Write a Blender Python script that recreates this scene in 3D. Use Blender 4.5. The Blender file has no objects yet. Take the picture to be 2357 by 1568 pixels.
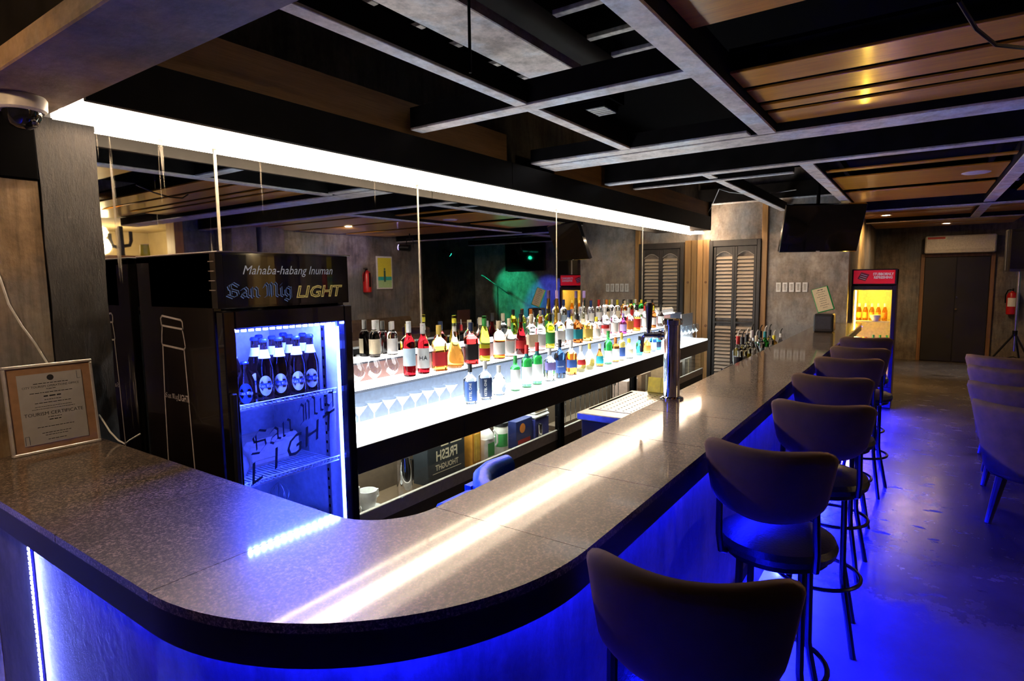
import bpy, bmesh, math, random
from math import sin, cos, pi, radians, sqrt
from mathutils import Matrix, Vector
random.seed(7)
SC = bpy.context.scene
COL = SC.collection
# ------------------------------------------------------------------ camera
cam_d = bpy.data.cameras.new('camera'); cam = bpy.data.objects.new('camera', cam_d); COL.objects.link(cam)
cam_d.sensor_width = 36.0; cam_d.lens = 36.0 * 1353.53 / 2357.0; cam_d.clip_start = 0.03; cam_d.clip_end = 60
_y, _p, _r = radians(34.776), radians(-5.9085), radians(-0.7577)
fw = Vector((cos(_p)*cos(_y), cos(_p)*sin(_y), sin(_p))); rt = Vector((sin(_y), -cos(_y), 0)); up = rt.cross(fw)
rt2 = rt*cos(_r) + up*sin(_r); up2 = -rt*sin(_r) + up*cos(_r)
cam.matrix_world = Matrix(((rt2.x, up2.x, -fw.x, 0), (rt2.y, up2.y, -fw.y, 0), (rt2.z, up2.z, -fw.z, 1.62), (0, 0, 0, 1)))
SC.camera = cam
# ------------------------------------------------------------------ world, exposure
w = bpy.data.worlds.new('world'); SC.world = w; w.use_nodes = True
w.node_tree.nodes['Background'].inputs[0].default_value = (0.0, 0.0, 0.0, 1)
SC.view_settings.view_transform = 'Standard'; SC.view_settings.look = 'None'
SC.view_settings.exposure = 0.0; SC.view_settings.gamma = 1.0; SC.view_settings.use_curve_mapping = False
cy = SC.cycles
cy.max_bounces = 8; cy.diffuse_bounces = 2; cy.glossy_bounces = 4; cy.transmission_bounces = 6; cy.transparent_max_bounces = 8
cy.caustics_reflective = False; cy.caustics_refractive = False; cy.sample_clamp_indirect = 6.0; cy.use_denoising = True; cy.adaptive_threshold = 0.02
# light levels, all in one place
L_SOFFIT = 2.6; L_LENS = 150.0; L_LEDGE = 10.0; L_TIER = 6.0
L_BLUE = 8500.0; L_UNDER = 330.0; L_COOLER = 2200.0; L_YELLOW = 170.0; L_DOWN = 400.0
# ------------------------------------------------------------------ geometry builder
class G:
    def __init__(s): s.v = []; s.f = []; s.mi = []; s.M = None; s.cur = 0
    def add(s, vs, fs):
        n = len(s.v)
        if s.M is not None: vs = [tuple(s.M @ Vector(p)) for p in vs]
        s.v += [tuple(p) for p in vs]; s.f += [tuple(i+n for i in f) for f in fs]; s.mi += [s.cur]*len(fs)
        return s
    def box(s, x0, x1, y0, y1, z0, z1, c=0.0):
        if c <= 0:
            return s.add([(x0,y0,z0),(x1,y0,z0),(x1,y1,z0),(x0,y1,z0),(x0,y0,z1),(x1,y0,z1),(x1,y1,z1),(x0,y1,z1)],
                [(0,3,2,1),(4,5,6,7),(0,1,5,4),(1,2,6,5),(2,3,7,6),(3,0,4,7)])
        vs = []; X = (x0,x1); Y = (y0,y1); Z = (z0,z1); idx = {}
        for i in (0,1):
            for j in (0,1):
                for k in (0,1):
                    sx, sy, sz = (1-2*i)*c, (1-2*j)*c, (1-2*k)*c
                    for a in range(3):
                        p = [X[i]+sx, Y[j]+sy, Z[k]+sz]; p[a] = (X[i],Y[j],Z[k])[a]
                        idx[(i,j,k,a)] = len(vs); vs.append(tuple(p))
        fs = []
        for a in range(3):
            for e in (0,1):
                q = []
                for (m,n) in ((0,0),(0,1),(1,1),(1,0)):
                    t = [0,0,0]; t[a] = e; o = [q_ for q_ in range(3) if q_ != a]; t[o[0]] = m; t[o[1]] = n; q.append(idx[(t[0],t[1],t[2],a)])
                fs.append(tuple(q))
        for a in range(3):
            b, d = [q_ for q_ in range(3) if q_ != a]
            for m in (0,1):
                for n in (0,1):
                    t0 = [0,0,0]; t0[b] = m; t0[d] = n; t1 = list(t0); t1[a] = 1
                    fs.append((idx[(*t0,b)], idx[(*t1,b)], idx[(*t1,d)], idx[(*t0,d)]))
        for i in (0,1):
            for j in (0,1):
                for k in (0,1): fs.append((idx[(i,j,k,0)], idx[(i,j,k,1)], idx[(i,j,k,2)]))
        return s.add(vs, fs)
    def cyl(s, p, q, r, r2=None, n=16, caps=True):
        r2 = r if r2 is None else r2
        p = Vector(p); q = Vector(q); d = (q-p).normalized(); a = d.orthogonal().normalized(); b = d.cross(a)
        vs = []
        for (c, rr) in ((p, r), (q, r2)):
            for i in range(n):
                t = 2*pi*i/n; vs.append(c + (a*cos(t) + b*sin(t))*rr)
        fs = [(i, (i+1) % n, n+(i+1) % n, n+i) for i in range(n)]
        if caps: fs += [tuple(range(n-1, -1, -1)), tuple(range(n, 2*n))]
        return s.add(vs, fs)
    def tube(s, pts, r, n=8, closed=False):
        pts = [Vector(p) for p in pts]; m = len(pts); rings = []; nrm = None
        rr = r if isinstance(r, (list, tuple)) else [r]*m
        for i, p in enumerate(pts):
            if closed: t = (pts[(i+1) % m] - pts[i-1]).normalized()
            else: t = (pts[min(i+1, m-1)] - pts[max(i-1, 0)]).normalized()
            if nrm is None: nrm = t.orthogonal().normalized()
            else:
                nrm = nrm - t*nrm.dot(t); nrm = nrm.normalized() if nrm.length > 1e-6 else t.orthogonal().normalized()
            b = t.cross(nrm); rings.append([p + (nrm*cos(2*pi*j/n) + b*sin(2*pi*j/n))*rr[i] for j in range(n)])
        vs = [v for g in rings for v in g]; fs = []
        for i in range(m if closed else m-1):
            for j in range(n):
                a0 = i*n; b0 = ((i+1) % m)*n; fs.append((a0+j, a0+(j+1) % n, b0+(j+1) % n, b0+j))
        if not closed: fs += [tuple(range(n-1, -1, -1)), tuple(range((m-1)*n, m*n))]
        return s.add(vs, fs)
    def lathe(s, prof, n=24, c=(0,0,0), a0=0.0, a1=2*pi):
        full = abs(a1-a0-2*pi) < 1e-6; m = n if full else n+1; vs = []; fs = []; ids = []
        for (r, z) in prof:
            if r < 1e-6: ids.append([len(vs)]*m); vs.append((c[0], c[1], c[2]+z))
            else:
                row = []
                for i in range(m):
                    t = a0 + (a1-a0)*i/n; row.append(len(vs)); vs.append((c[0]+r*cos(t), c[1]+r*sin(t), c[2]+z))
                ids.append(row)
        for k in range(len(prof)-1):
            A, Bq = ids[k], ids[k+1]
            for i in range(n):
                j = (i+1) % m if full else i+1
                q = []
                for x in (A[i], A[j], Bq[j], Bq[i]):
                    if x not in q: q.append(x)
                if len(q) >= 3: fs.append(tuple(q))
        return s.add(vs, fs)
    def prism(s, poly, z0, z1, axis='z'):
        n = len(poly)
        def P(u, v, t): return {'z': (u,v,t), 'y': (u,t,v), 'x': (t,u,v)}[axis]
        return s.add([P(u,v,z0) for u,v in poly] + [P(u,v,z1) for u,v in poly],
            [tuple(range(n-1,-1,-1)), tuple(range(n,2*n))] + [(i,(i+1)%n,n+(i+1)%n,n+i) for i in range(n)])
    def quad(s, a, b, c, d): return s.add([a,b,c,d], [(0,1,2,3)])
    def mesh(s, name, mats, smooth=True, ang=32, recalc=True):
        me = bpy.data.meshes.new(name); me.from_pydata(s.v, [], s.f)
        for m in (mats if isinstance(mats, (list, tuple)) else [mats]): me.materials.append(m)
        if any(s.mi): me.polygons.foreach_set('material_index', s.mi)
        if recalc:
            bm = bmesh.new(); bm.from_mesh(me); bmesh.ops.recalc_face_normals(bm, faces=bm.faces); bm.to_mesh(me); bm.free()
        if smooth:
            me.polygons.foreach_set('use_smooth', [True]*len(me.polygons)); me.set_sharp_from_angle(angle=radians(ang))
        me.update(); return me
def rbox(x0, x1, y0, y1, r, n=5):
    pts = []
    for (cx_, cy_, a) in ((x1-r,y1-r,0),(x0+r,y1-r,90),(x0+r,y0+r,180),(x1-r,y0+r,270)):
        for i in range(n+1):
            t = radians(a + 90*i/n); pts.append((cx_+r*cos(t), cy_+r*sin(t)))
    return pts
def tag(o, label=None, cat=None, group=None, kind=None):
    if label: o['label'] = label
    if cat: o['category'] = cat
    if group: o['group'] = group
    if kind: o['kind'] = kind
    return o
def thing(name, label, cat, loc=(0,0,0), rz=0.0, group=None):
    o = bpy.data.objects.new(name, None); COL.objects.link(o); o.empty_display_size = 0.05
    o.location = loc; o.rotation_euler = (0,0,rz); return tag(o, label, cat, group)
def put(name, me, parent=None, loc=None, rot=None):
    o = bpy.data.objects.new(name, me); COL.objects.link(o)
    if parent is not None: o.parent = parent
    if loc is not None: o.location = loc
    if rot is not None: o.rotation_euler = rot
    return o
def part(parent, name, g, mat, world=False, **k):
    """one mesh object under its thing; world=True: builder coordinates are world ones (root unrotated)"""
    if world:
        r = parent
        off = Vector((0,0,0))
        while r is not None: off += r.location; r = r.parent
        g.v = [tuple(Vector(p)-off) for p in g.v]
    lab = k.pop('label', None)
    o = put(name, g.mesh(name, mat, **k), parent)
    if lab: o['label'] = lab
    return o
def struct(name, g, mat, parent=None, **k):
    o = put(name, g.mesh(name, mat, **k), parent)
    if parent is None: o['kind'] = 'structure'
    return o
def copy_tree(o, parent=None):
    c = o.copy(); COL.objects.link(c)
    if parent is not None: c.parent = parent
    for ch in list(o.children): copy_tree(ch, c)
    return c
def text_geo(txt, size, shear=0.0, align='CENTER', bold=0.0, sx=1.0):
    """flat lettering as a list of vertices (x,y) and faces, from the built-in font"""
    cu = bpy.data.curves.new('t', 'FONT'); cu.body = txt; cu.size = size; cu.align_x = align; cu.align_y = 'CENTER'
    cu.shear = shear; cu.offset = bold; cu.resolution_u = 2; cu.fill_mode = 'FRONT'
    o = bpy.data.objects.new('t', cu); COL.objects.link(o)
    me = bpy.data.meshes.new_from_object(o.evaluated_get(bpy.context.evaluated_depsgraph_get()))
    vs = [(v.co.x*sx, v.co.y) for v in me.vertices]; fs = [tuple(p.vertices) for p in me.polygons]
    bpy.data.objects.remove(o); bpy.data.curves.remove(cu); bpy.data.meshes.remove(me)
    return vs, fs
def flat_text(g, txt, size, org, U, V, N=None, d=0.0, **k):
    vs, fs = text_geo(txt, size, **k); org = Vector(org); U = Vector(U); V = Vector(V)
    if N is not None: org = org + Vector(N)*d
    return g.add([org + U*x + V*y for x, y in vs], fs)
def word_marks(g, org, U, V, width, h, seed):
    r = random.Random(seed); org = Vector(org); U = Vector(U); V = Vector(V); x = -width/2
    while x < width/2-h:
        w_ = min(h*r.uniform(1.2, 3.6), width/2-x)
        g.add([org+U*x-V*(h*.32), org+U*(x+w_)-V*(h*.32), org+U*(x+w_)+V*(h*.32), org+U*x+V*(h*.32)], [(0,1,2,3)]); x += w_+h*.55
    return g
BL = {'S': (0.95, [[(.85,.8),(.5,1.02),(.15,.82),(.22,.6),(.78,.42),(.82,.18),(.45,-.02),(.05,.16)], [(.3,.85),(.32,.2)]]),
 'a': (0.72, [[(.12,.55),(.4,.68),(.55,.52),(.55,.1),(.7,0)], [(.55,.36),(.22,.3),(.12,.12),(.3,-.02),(.55,.12)]]),
 'n': (0.78, [[(.02,.55),(.16,.66),(.16,.02),(.24,-.02)], [(.16,.5),(.42,.68),(.56,.55),(.56,.08),(.7,0)]]),
 'M': (1.25, [[(.0,.7),(.18,.98),(.32,.82),(.3,.1),(.1,.0)], [(.32,.82),(.56,1.0),(.66,.85),(.64,.04)], [(.66,.85),(.9,1.0),(1.02,.85),(1.0,.1),(1.16,0)], [(.45,.9),(.46,.1)]]),
 'i': (0.4, [[(.02,.55),(.16,.66),(.16,.08),(.3,0)], [(.12,.86),(.22,.96)]]),
 'g': (0.72, [[(.56,.56),(.3,.68),(.12,.5),(.12,.18),(.3,.02),(.56,.14)], [(.56,.64),(.56,-.18),(.32,-.36),(.06,-.22)]]),
 ' ': (0.3, [])}
def blackletter(g, txt, size, org, U, V, nib=0.1, d=None, N=None, ang=40):
    org = Vector(org); U = Vector(U); V = Vector(V); x = 0.0
    if d is not None: org = org + Vector(N)*d
    e = Vector((cos(radians(ang)), sin(radians(ang))))*nib*0.5
    for ch in txt:
        wd, strokes = BL[ch]
        for st in strokes:
            for a, b in zip(st[:-1], st[1:]):
                pts = []
                A = Vector(a); Bq = Vector(b); dirv = (Bq-A); dirv = dirv.normalized()*0.02 if dirv.length > 0 else dirv
                for q in (A-dirv-e, Bq+dirv-e, Bq+dirv+e, A-dirv+e): pts.append(org + U*((x+q.x)*size) + V*(q.y*size))
                # keep a little thickness for strokes parallel to the nib
                g.add(pts, [(0,1,2,3)])
        x += wd
    return x*size
def bl_width(txt, size): return sum(BL[c][0] for c in txt)*size
# ------------------------------------------------------------------ materials
MATS = {}
def pm(name, col, rough=0.5, metal=0.0, emit=None, es=0.0, trans=0.0, ior=1.45, coat=0.0, coat_r=0.03, sheen=0.0, spec=0.5, var=0.12, vs=40.0, bump=0.0, bs=60.0, alpha=1.0, sheen_col=None):
    if name in MATS: return MATS[name]
    m = bpy.data.materials.new(name); m.use_nodes = True; nt = m.node_tree; b = nt.nodes['Principled BSDF']
    c = (*col, 1)
    b.inputs['Base Color'].default_value = c; b.inputs['Roughness'].default_value = rough; b.inputs['Metallic'].default_value = metal
    b.inputs['IOR'].default_value = ior; b.inputs['Transmission Weight'].default_value = trans
    b.inputs['Coat Weight'].default_value = coat; b.inputs['Coat Roughness'].default_value = coat_r
    b.inputs['Sheen Weight'].default_value = sheen; b.inputs['Specular IOR Level'].default_value = spec
    if sheen_col: b.inputs['Sheen Tint'].default_value = (*sheen_col, 1)
    if emit: b.inputs['Emission Color'].default_value = (*emit, 1); b.inputs['Emission Strength'].default_value = es
    if (var > 0 and trans == 0 and not emit) or bump > 0:
        tc = nt.nodes.new('ShaderNodeTexCoord'); no = nt.nodes.new('ShaderNodeTexNoise')
        no.inputs['Scale'].default_value = vs; no.inputs['Detail'].default_value = 4
        nt.links.new(tc.outputs['Object'], no.inputs['Vector'])
        if var > 0 and trans == 0:
            r = nt.nodes.new('ShaderNodeValToRGB'); nt.links.new(no.outputs['Fac'], r.inputs[0])
            r.color_ramp.elements[0].position = 0.3; r.color_ramp.elements[1].position = 0.7
            r.color_ramp.elements[0].color = (*[x*(1-var) for x in col], 1); r.color_ramp.elements[1].color = (*[min(1, x*(1+var)) for x in col], 1)
            nt.links.new(r.outputs[0], b.inputs['Base Color'])
        if bump > 0:
            n2 = nt.nodes.new('ShaderNodeTexNoise'); n2.inputs['Scale'].default_value = bs; n2.inputs['Detail'].default_value = 5
            nt.links.new(tc.outputs['Object'], n2.inputs['Vector'])
            bp = nt.nodes.new('ShaderNodeBump'); bp.inputs['Strength'].default_value = bump; bp.inputs['Distance'].default_value = 0.01
            nt.links.new(n2.outputs['Fac'], bp.inputs['Height']); nt.links.new(bp.outputs[0], b.inputs['Normal'])
    MATS[name] = m; return m
def emat(name, col, s):
    if name in MATS: return MATS[name]
    m = bpy.data.materials.new(name); m.use_nodes = True; nt = m.node_tree; nt.nodes.remove(nt.nodes['Principled BSDF'])
    e = nt.nodes.new('ShaderNodeEmission'); e.inputs[0].default_value = (*col, 1); e.inputs[1].default_value = s
    nt.links.new(e.outputs[0], nt.nodes['Material Output'].inputs[0]); MATS[name] = m; return m
def ramp(nt, fac, stops):
    r = nt.nodes.new('ShaderNodeValToRGB'); nt.links.new(fac, r.inputs[0]); el = r.color_ramp.elements
    while len(el) < len(stops): el.new(0.5)
    for e, (p, c) in zip(el, stops): e.position = p; e.color = (*c, 1) if len(c) == 3 else c
    return r
def noise(nt, vec, scale, detail=5, rough=0.6, stretch=None):
    n = nt.nodes.new('ShaderNodeTexNoise'); n.inputs['Scale'].default_value = scale; n.inputs['Detail'].default_value = detail; n.inputs['Roughness'].default_value = rough
    if stretch:
        mp = nt.nodes.new('ShaderNodeMapping'); mp.inputs['Scale'].default_value = stretch; nt.links.new(vec, mp.inputs['Vector']); vec = mp.outputs[0]
    nt.links.new(vec, n.inputs['Vector']); return n.outputs['Fac']
def mix(nt, fac, a, b, mode='MIX'):
    m = nt.nodes.new('ShaderNodeMix'); m.data_type = 'RGBA'; m.blend_type = mode
    for i, v in ((0, fac), (6, a), (7, b)):
        if hasattr(v, 'links') or isinstance(v, bpy.types.NodeSocket): nt.links.new(v, m.inputs[i])
        else: m.inputs[i].default_value = v if i == 0 else (*v, 1)
    return m.outputs[2]
def base(name):
    m = bpy.data.materials.new(name); m.use_nodes = True; nt = m.node_tree; MATS[name] = m
    return m, nt, nt.nodes['Principled BSDF']
def posn(nt): return nt.nodes.new('ShaderNodeNewGeometry').outputs['Position']
def objn(nt): return nt.nodes.new('ShaderNodeTexCoord').outputs['Object']
def bumpit(nt, b, h, st, dist=0.01):
    bp = nt.nodes.new('ShaderNodeBump'); bp.inputs['Strength'].default_value = st; bp.inputs['Distance'].default_value = dist
    nt.links.new(h, bp.inputs['Height']); nt.links.new(bp.outputs[0], b.inputs['Normal'])
def concrete(name, c1, c2, c3, rough=0.75, bump=0.35, streak=(5,5,.7), sc=2.2):
    m, nt, b = base(name); p = posn(nt)
    a = ramp(nt, noise(nt, p, sc, 8, .68), [(.32, c1), (.5, c2), (.68, c3)])
    cg = [x*1.15 for x in c2]; cool = (cg[2]*.95, cg[2]*1.08, cg[2]*1.25)
    tn = ramp(nt, noise(nt, p, sc*.55, 5, .6, (1,1,.8)), [(.46, (0,0,0)), (.62, (.75,.75,.75))])
    a2 = mix(nt, tn.outputs[0], a.outputs[0], cool)
    s = ramp(nt, noise(nt, p, 4.0, 7, .72, streak), [(.36, (.30,.30,.30)), (.56, (1,1,1))])
    o = mix(nt, .55, a2, s.outputs[0], 'MULTIPLY')
    f = ramp(nt, noise(nt, p, 45, 5), [(.3, (.7,.7,.7)), (.65, (1.0,1.0,1.0))])
    o = mix(nt, .6, o, f.outputs[0], 'MULTIPLY'); nt.links.new(o, b.inputs['Base Color'])
    b.inputs['Roughness'].default_value = rough; bumpit(nt, b, noise(nt, p, 30, 6), bump, .008); return m
def wood(name, c1, c2, rough=0.4, along='y', coat=0.0, sc=9.0, bump=0.1, obj=False):
    m, nt, b = base(name); p = objn(nt) if obj else posn(nt)
    st = {'x': (.12,2.2,2.2), 'y': (2.2,.12,2.2), 'z': (2.2,2.2,.12)}[along]
    n1 = noise(nt, p, sc, 6, .6, st); r = ramp(nt, n1, [(.32, c1), (.5, [(x+y)/2 for x, y in zip(c1, c2)]), (.68, c2)])
    n2 = noise(nt, p, sc*9, 3, .5, st); r2 = ramp(nt, n2, [(.35, (.72,.72,.72)), (.6, (1,1,1))])
    nt.links.new(mix(nt, .6, r.outputs[0], r2.outputs[0], 'MULTIPLY'), b.inputs['Base Color'])
    b.inputs['Roughness'].default_value = rough; b.inputs['Coat Weight'].default_value = coat; b.inputs['Coat Roughness'].default_value = .12
    if bump: bumpit(nt, b, n2, bump, .003)
    return m
def thin_glass(name, tint=(1,1,1), refl=0.0, rough=0.0):
    m = bpy.data.materials.new(name); m.use_nodes = True; nt = m.node_tree; nt.nodes.remove(nt.nodes['Principled BSDF'])
    t = nt.nodes.new('ShaderNodeBsdfTransparent'); t.inputs[0].default_value = (*tint, 1)
    g = nt.nodes.new('ShaderNodeBsdfGlossy'); g.inputs['Roughness'].default_value = rough; g.inputs[0].default_value = (1,1,1,1)
    f = nt.nodes.new('ShaderNodeLayerWeight'); f.inputs[0].default_value = .5
    pw = nt.nodes.new('ShaderNodeMath'); pw.operation = 'POWER'; nt.links.new(f.outputs['Facing'], pw.inputs[0]); pw.inputs[1].default_value = 4.5
    ma = nt.nodes.new('ShaderNodeMath'); ma.operation = 'MULTIPLY_ADD'; nt.links.new(pw.outputs[0], ma.inputs[0]); ma.inputs[1].default_value = .55; ma.inputs[2].default_value = .025+refl; fo = ma.outputs[0]
    mx = nt.nodes.new('ShaderNodeMixShader')
    nt.links.new(fo, mx.inputs[0]); nt.links.new(t.outputs[0], mx.inputs[1]); nt.links.new(g.outputs[0], mx.inputs[2])
    nt.links.new(mx.outputs[0], nt.nodes['Material Output'].inputs[0]); MATS[name] = m; return m
BLACK = pm('black_paint', (.0025,.0025,.003), .9, spec=.03)
BLACKM = pm('black_metal', (.012,.012,.014), .32, metal=.6)
BLKGLOSS = pm('black_gloss', (.008,.007,.008), .12, coat=.6)
DARKPL = pm('dark_plastic', (.015,.015,.017), .4)
WHITEPL = pm('white_plastic', (.75,.73,.70), .35)
STEEL = pm('brushed_steel', (.55,.55,.56), .28, metal=1.0)
CHROME = pm('chrome', (.78,.78,.80), .06, metal=1.0)
CONC_W = concrete('wall_concrete', (.07,.055,.042), (.20,.165,.13), (.36,.30,.24))
CONC_END = concrete('wall_concrete_pale', (.16,.12,.09), (.36,.29,.23), (.58,.50,.44), sc=2.0, streak=(2.2,2.2,.9))
CONC_L = concrete('wall_stained_board', (.12,.075,.04), (.38,.26,.15), (.52,.41,.30), sc=3.5, streak=(9,9,.5))
CONC_BEAM = concrete('beam_plaster', (.20,.13,.08), (.38,.26,.165), (.50,.36,.25), sc=3, streak=(2,.6,2))
BEAMW = concrete('beam_scuffed_paint', (.62,.52,.49), (.88,.77,.73), (.97,.88,.84), rough=.5, sc=5, streak=(3,3,3), bump=.15)  # light from below put into the pale colour of undersides and duct
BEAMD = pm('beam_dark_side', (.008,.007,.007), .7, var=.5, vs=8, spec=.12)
PLYB = wood('brown_plywood', (.30,.14,.035), (.48,.25,.07), .5, 'x', bump=.05)
SLATW = wood('ceiling_slat_wood', (.70,.26,.014), (.88,.38,.03), 0.28, 'y', coat=.55, bump=.04)
PINE = wood('pine_plank', (.30,.15,.045), (.50,.28,.10), .5, 'z')
LOUV = wood('dark_louver_wood', (.008,.006,.005), (.022,.016,.013), .5, 'z')
LOUVS = pm('louver_slat_wood', (.42,.34,.26), .45, var=.1, vs=3)  # slats toned lighter than the frame to carry the strong light on them
def _floor():
    m, nt, b = base('floor_concrete'); p = posn(nt)
    a = ramp(nt, noise(nt, p, 1.1, 8, .65), [(.3, (.035,.030,.027)), (.5, (.075,.064,.056)), (.7, (.12,.105,.092))])
    cr = ramp(nt, noise(nt, p, 1.7, 7, .75, (1.5,.5,1)), [(.36, (.25,.25,.25)), (.40, (1,1,1))])
    o = mix(nt, .9, a.outputs[0], cr.outputs[0], 'MULTIPLY'); nt.links.new(o, b.inputs['Base Color'])
    # polish worn off: matte blotches, and a matte zone nearer the corner of the bar with ragged edge
    rr = ramp(nt, noise(nt, p, 3, 6, .7), [(.3, (.17,.17,.17)), (.7, (.30,.30,.30))])
    bl = ramp(nt, noise(nt, p, 6.5, 5, .62, (1.6,.7,1)), [(.355, (1,1,1)), (.375, (0,0,0))])
    sep = nt.nodes.new('ShaderNodeSeparateXYZ'); nt.links.new(p, sep.inputs[0])
    nz = nt.nodes.new('ShaderNodeMath'); nz.operation = 'MULTIPLY_ADD'; nt.links.new(noise(nt, p, 5, 7, .75), nz.inputs[0]); nz.inputs[1].default_value = .9; nt.links.new(sep.outputs[0], nz.inputs[2])
    zr = nt.nodes.new('ShaderNodeMapRange'); zr.inputs[1].default_value = 3.72; zr.inputs[2].default_value = 3.86; zr.inputs[3].default_value = 1.0; zr.inputs[4].default_value = 0.0; nt.links.new(nz.outputs[0], zr.inputs[0])
    w1 = nt.nodes.new('ShaderNodeMath'); w1.operation = 'MAXIMUM'; nt.links.new(bl.outputs[0], w1.inputs[0]); nt.links.new(zr.outputs[0], w1.inputs[1])
    rough = mix(nt, w1.outputs[0], rr.outputs[0], (.62,.62,.62)); nt.links.new(rough, b.inputs['Roughness'])
    b.inputs['Specular IOR Level'].default_value = .6
    bumpit(nt, b, noise(nt, p, 14, 6), .08, .005); return m
FLOOR = _floor()
def _granite():
    m, nt, b = base('dark_granite'); p = posn(nt)
    a = ramp(nt, noise(nt, p, 170, 5, .8), [(.39, (.006,.0042,.003)), (.50, (.070,.050,.037)), (.62, (.52,.375,.27))])
    l = ramp(nt, noise(nt, p, 7, 6, .7), [(.32, (.35,.35,.35)), (.68, (1,1,1))]); o = mix(nt, .7, a.outputs[0], l.outputs[0], 'MULTIPLY')
    v = nt.nodes.new('ShaderNodeTexVoronoi'); v.inputs['Scale'].default_value = 75; nt.links.new(p, v.inputs['Vector'])
    f = ramp(nt, v.outputs['Distance'], [(.0, (1,1,1)), (.07, (0,0,0))])
    o = mix(nt, f.outputs[0], o, (.62,.52,.42)); nt.links.new(o, b.inputs['Base Color'])
    b.inputs['Roughness'].default_value = .40; b.inputs['IOR'].default_value = 1.5; b.inputs['Specular IOR Level'].default_value = .42
    b.inputs['Coat Weight'].default_value = 1.0; b.inputs['Coat Roughness'].default_value = .06; b.inputs['Coat IOR'].default_value = 1.5
    return m
GRANITE = _granite()
def _mirror():
    m, nt, b = base('aged_mirror'); p = posn(nt)
    b.inputs['Metallic'].default_value = 1.0; b.inputs['Roughness'].default_value = .015; b.inputs['Base Color'].default_value = (.70,.72,.70,1)
    n = noise(nt, p, 3.0, 4, .55, (9,1,.35)); s = ramp(nt, n, [(.655, (0,0,0)), (.70, (1,1,1))])
    sep = nt.nodes.new('ShaderNodeSeparateXYZ'); nt.links.new(p, sep.inputs[0])
    mr = nt.nodes.new('ShaderNodeMapRange'); mr.inputs[1].default_value = 2.7; mr.inputs[2].default_value = 1.0; mr.inputs[3].default_value = 0.0; mr.inputs[4].default_value = .5
    nt.links.new(sep.outputs[0], mr.inputs[0])
    ml = nt.nodes.new('ShaderNodeMath'); ml.operation = 'MULTIPLY'; nt.links.new(s.outputs[0], ml.inputs[0]); nt.links.new(mr.outputs[0], ml.inputs[1])
    d = nt.nodes.new('ShaderNodeBsdfDiffuse'); d.inputs[0].default_value = (.45,.42,.36,1)
    mx = nt.nodes.new('ShaderNodeMixShader'); nt.links.new(ml.outputs[0], mx.inputs[0]); nt.links.new(b.outputs[0], mx.inputs[1]); nt.links.new(d.outputs[0], mx.inputs[2])
    nt.links.new(mx.outputs[0], nt.nodes['Material Output'].inputs[0]); return m
MIRROR = _mirror()
def _post():
    m, nt, b = base('tarred_timber'); p = posn(nt)
    n = noise(nt, p, 34, 8, .75, (2.5,2.5,.35)); r = ramp(nt, n, [(.35, (.003,.003,.004)), (.62, (.022,.016,.012))]); nt.links.new(r.outputs[0], b.inputs['Base Color'])
    b.inputs['Roughness'].default_value = .34; bumpit(nt, b, noise(nt, p, 60, 8, .8, (1.6,1.6,.5)), .8, .006); return m
POSTM = _post()
VELVET = pm('brown_velvet', (.034,.016,.008), .85, sheen=.35, sheen_col=(.55,.33,.2), var=.3, vs=14)
VELVETG = pm('taupe_velvet', (.075,.050,.030), .85, sheen=.0, sheen_col=(.6,.5,.4), var=.3, vs=10)
LEATHER = pm('black_vinyl', (.01,.01,.011), .3, bump=.15, bs=120)
BLUEL = pm('blue_vinyl', (.015,.17,.95), .35, bump=.2, bs=90)
PANE = thin_glass('door_pane'); PANE2 = thin_glass('cabinet_pane', (.9,.92,.88), .04)
GLASSW = thin_glass('thin_stemware', (.97,.99,1.0), .06)
E_SOFFIT = emat('soffit_diffuser', (1.0,.86,.70), L_SOFFIT)
E_LENS = emat('soffit_lens', (1.0,.74,.50), L_LENS)
E_LEDGE = emat('ledge_acrylic', (.88,.97,1.0), L_LEDGE)
E_TIER = emat('tier_acrylic', (1.0,.93,.90), L_TIER)
E_BLUE = emat('blue_led', (.004,.006,1.0), L_BLUE)
E_COOL = emat('cooler_led', (.05,.085,1.0), L_COOLER)
E_YEL = emat('fridge_led', (1.0,.60,.06), L_YELLOW)
E_DOWN = emat('warm_downlight', (1.0,.62,.28), L_DOWN)
# ------------------------------------------------------------------ the room shell
struct('floor', G().box(-2.6, 13.7, -7.2, 2.65, -.1, 0), FLOOR, smooth=False)
struct('ceiling', G().box(-2.6, 13.7, -7.2, 2.65, 2.95, 3.05), BLACK, smooth=False)
struct('wall_left', G().box(-2.6, 8.1, 2.53, 2.65, 0, 2.95), CONC_W, smooth=False)
struct('wall_rear', G().box(-2.7, -2.6, -7.2, 2.65, 0, 2.95), CONC_W, smooth=False)
we = struct('wall_end', G().box(8.1, 8.25, .72, 2.65, 0, 2.95), CONC_END, smooth=False)
struct('wall_corridor', G().box(8.25, 13.5, .75, .9, 0, 2.95), CONC_W, smooth=False)
struct('wall_far', G().box(13.5, 13.65, -7.2, .9, 0, 2.95), CONC_W, smooth=False)
struct('wall_right', G().box(4.25, 9.1, -3.7, -3.54, 0, 2.95).box(-2.6, 3.1, -3.7, -3.54, 0, 2.95).box(3.1, 4.25, -3.7, -3.54, 2.5, 2.95).box(9.0, 9.1, -7.0, -3.7, 0, 2.95), CONC_W, smooth=False)
struct('wall_recess', G().box(9.1, 13.5, -7.15, -7.0, 0, 2.95), CONC_W, smooth=False)
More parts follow.
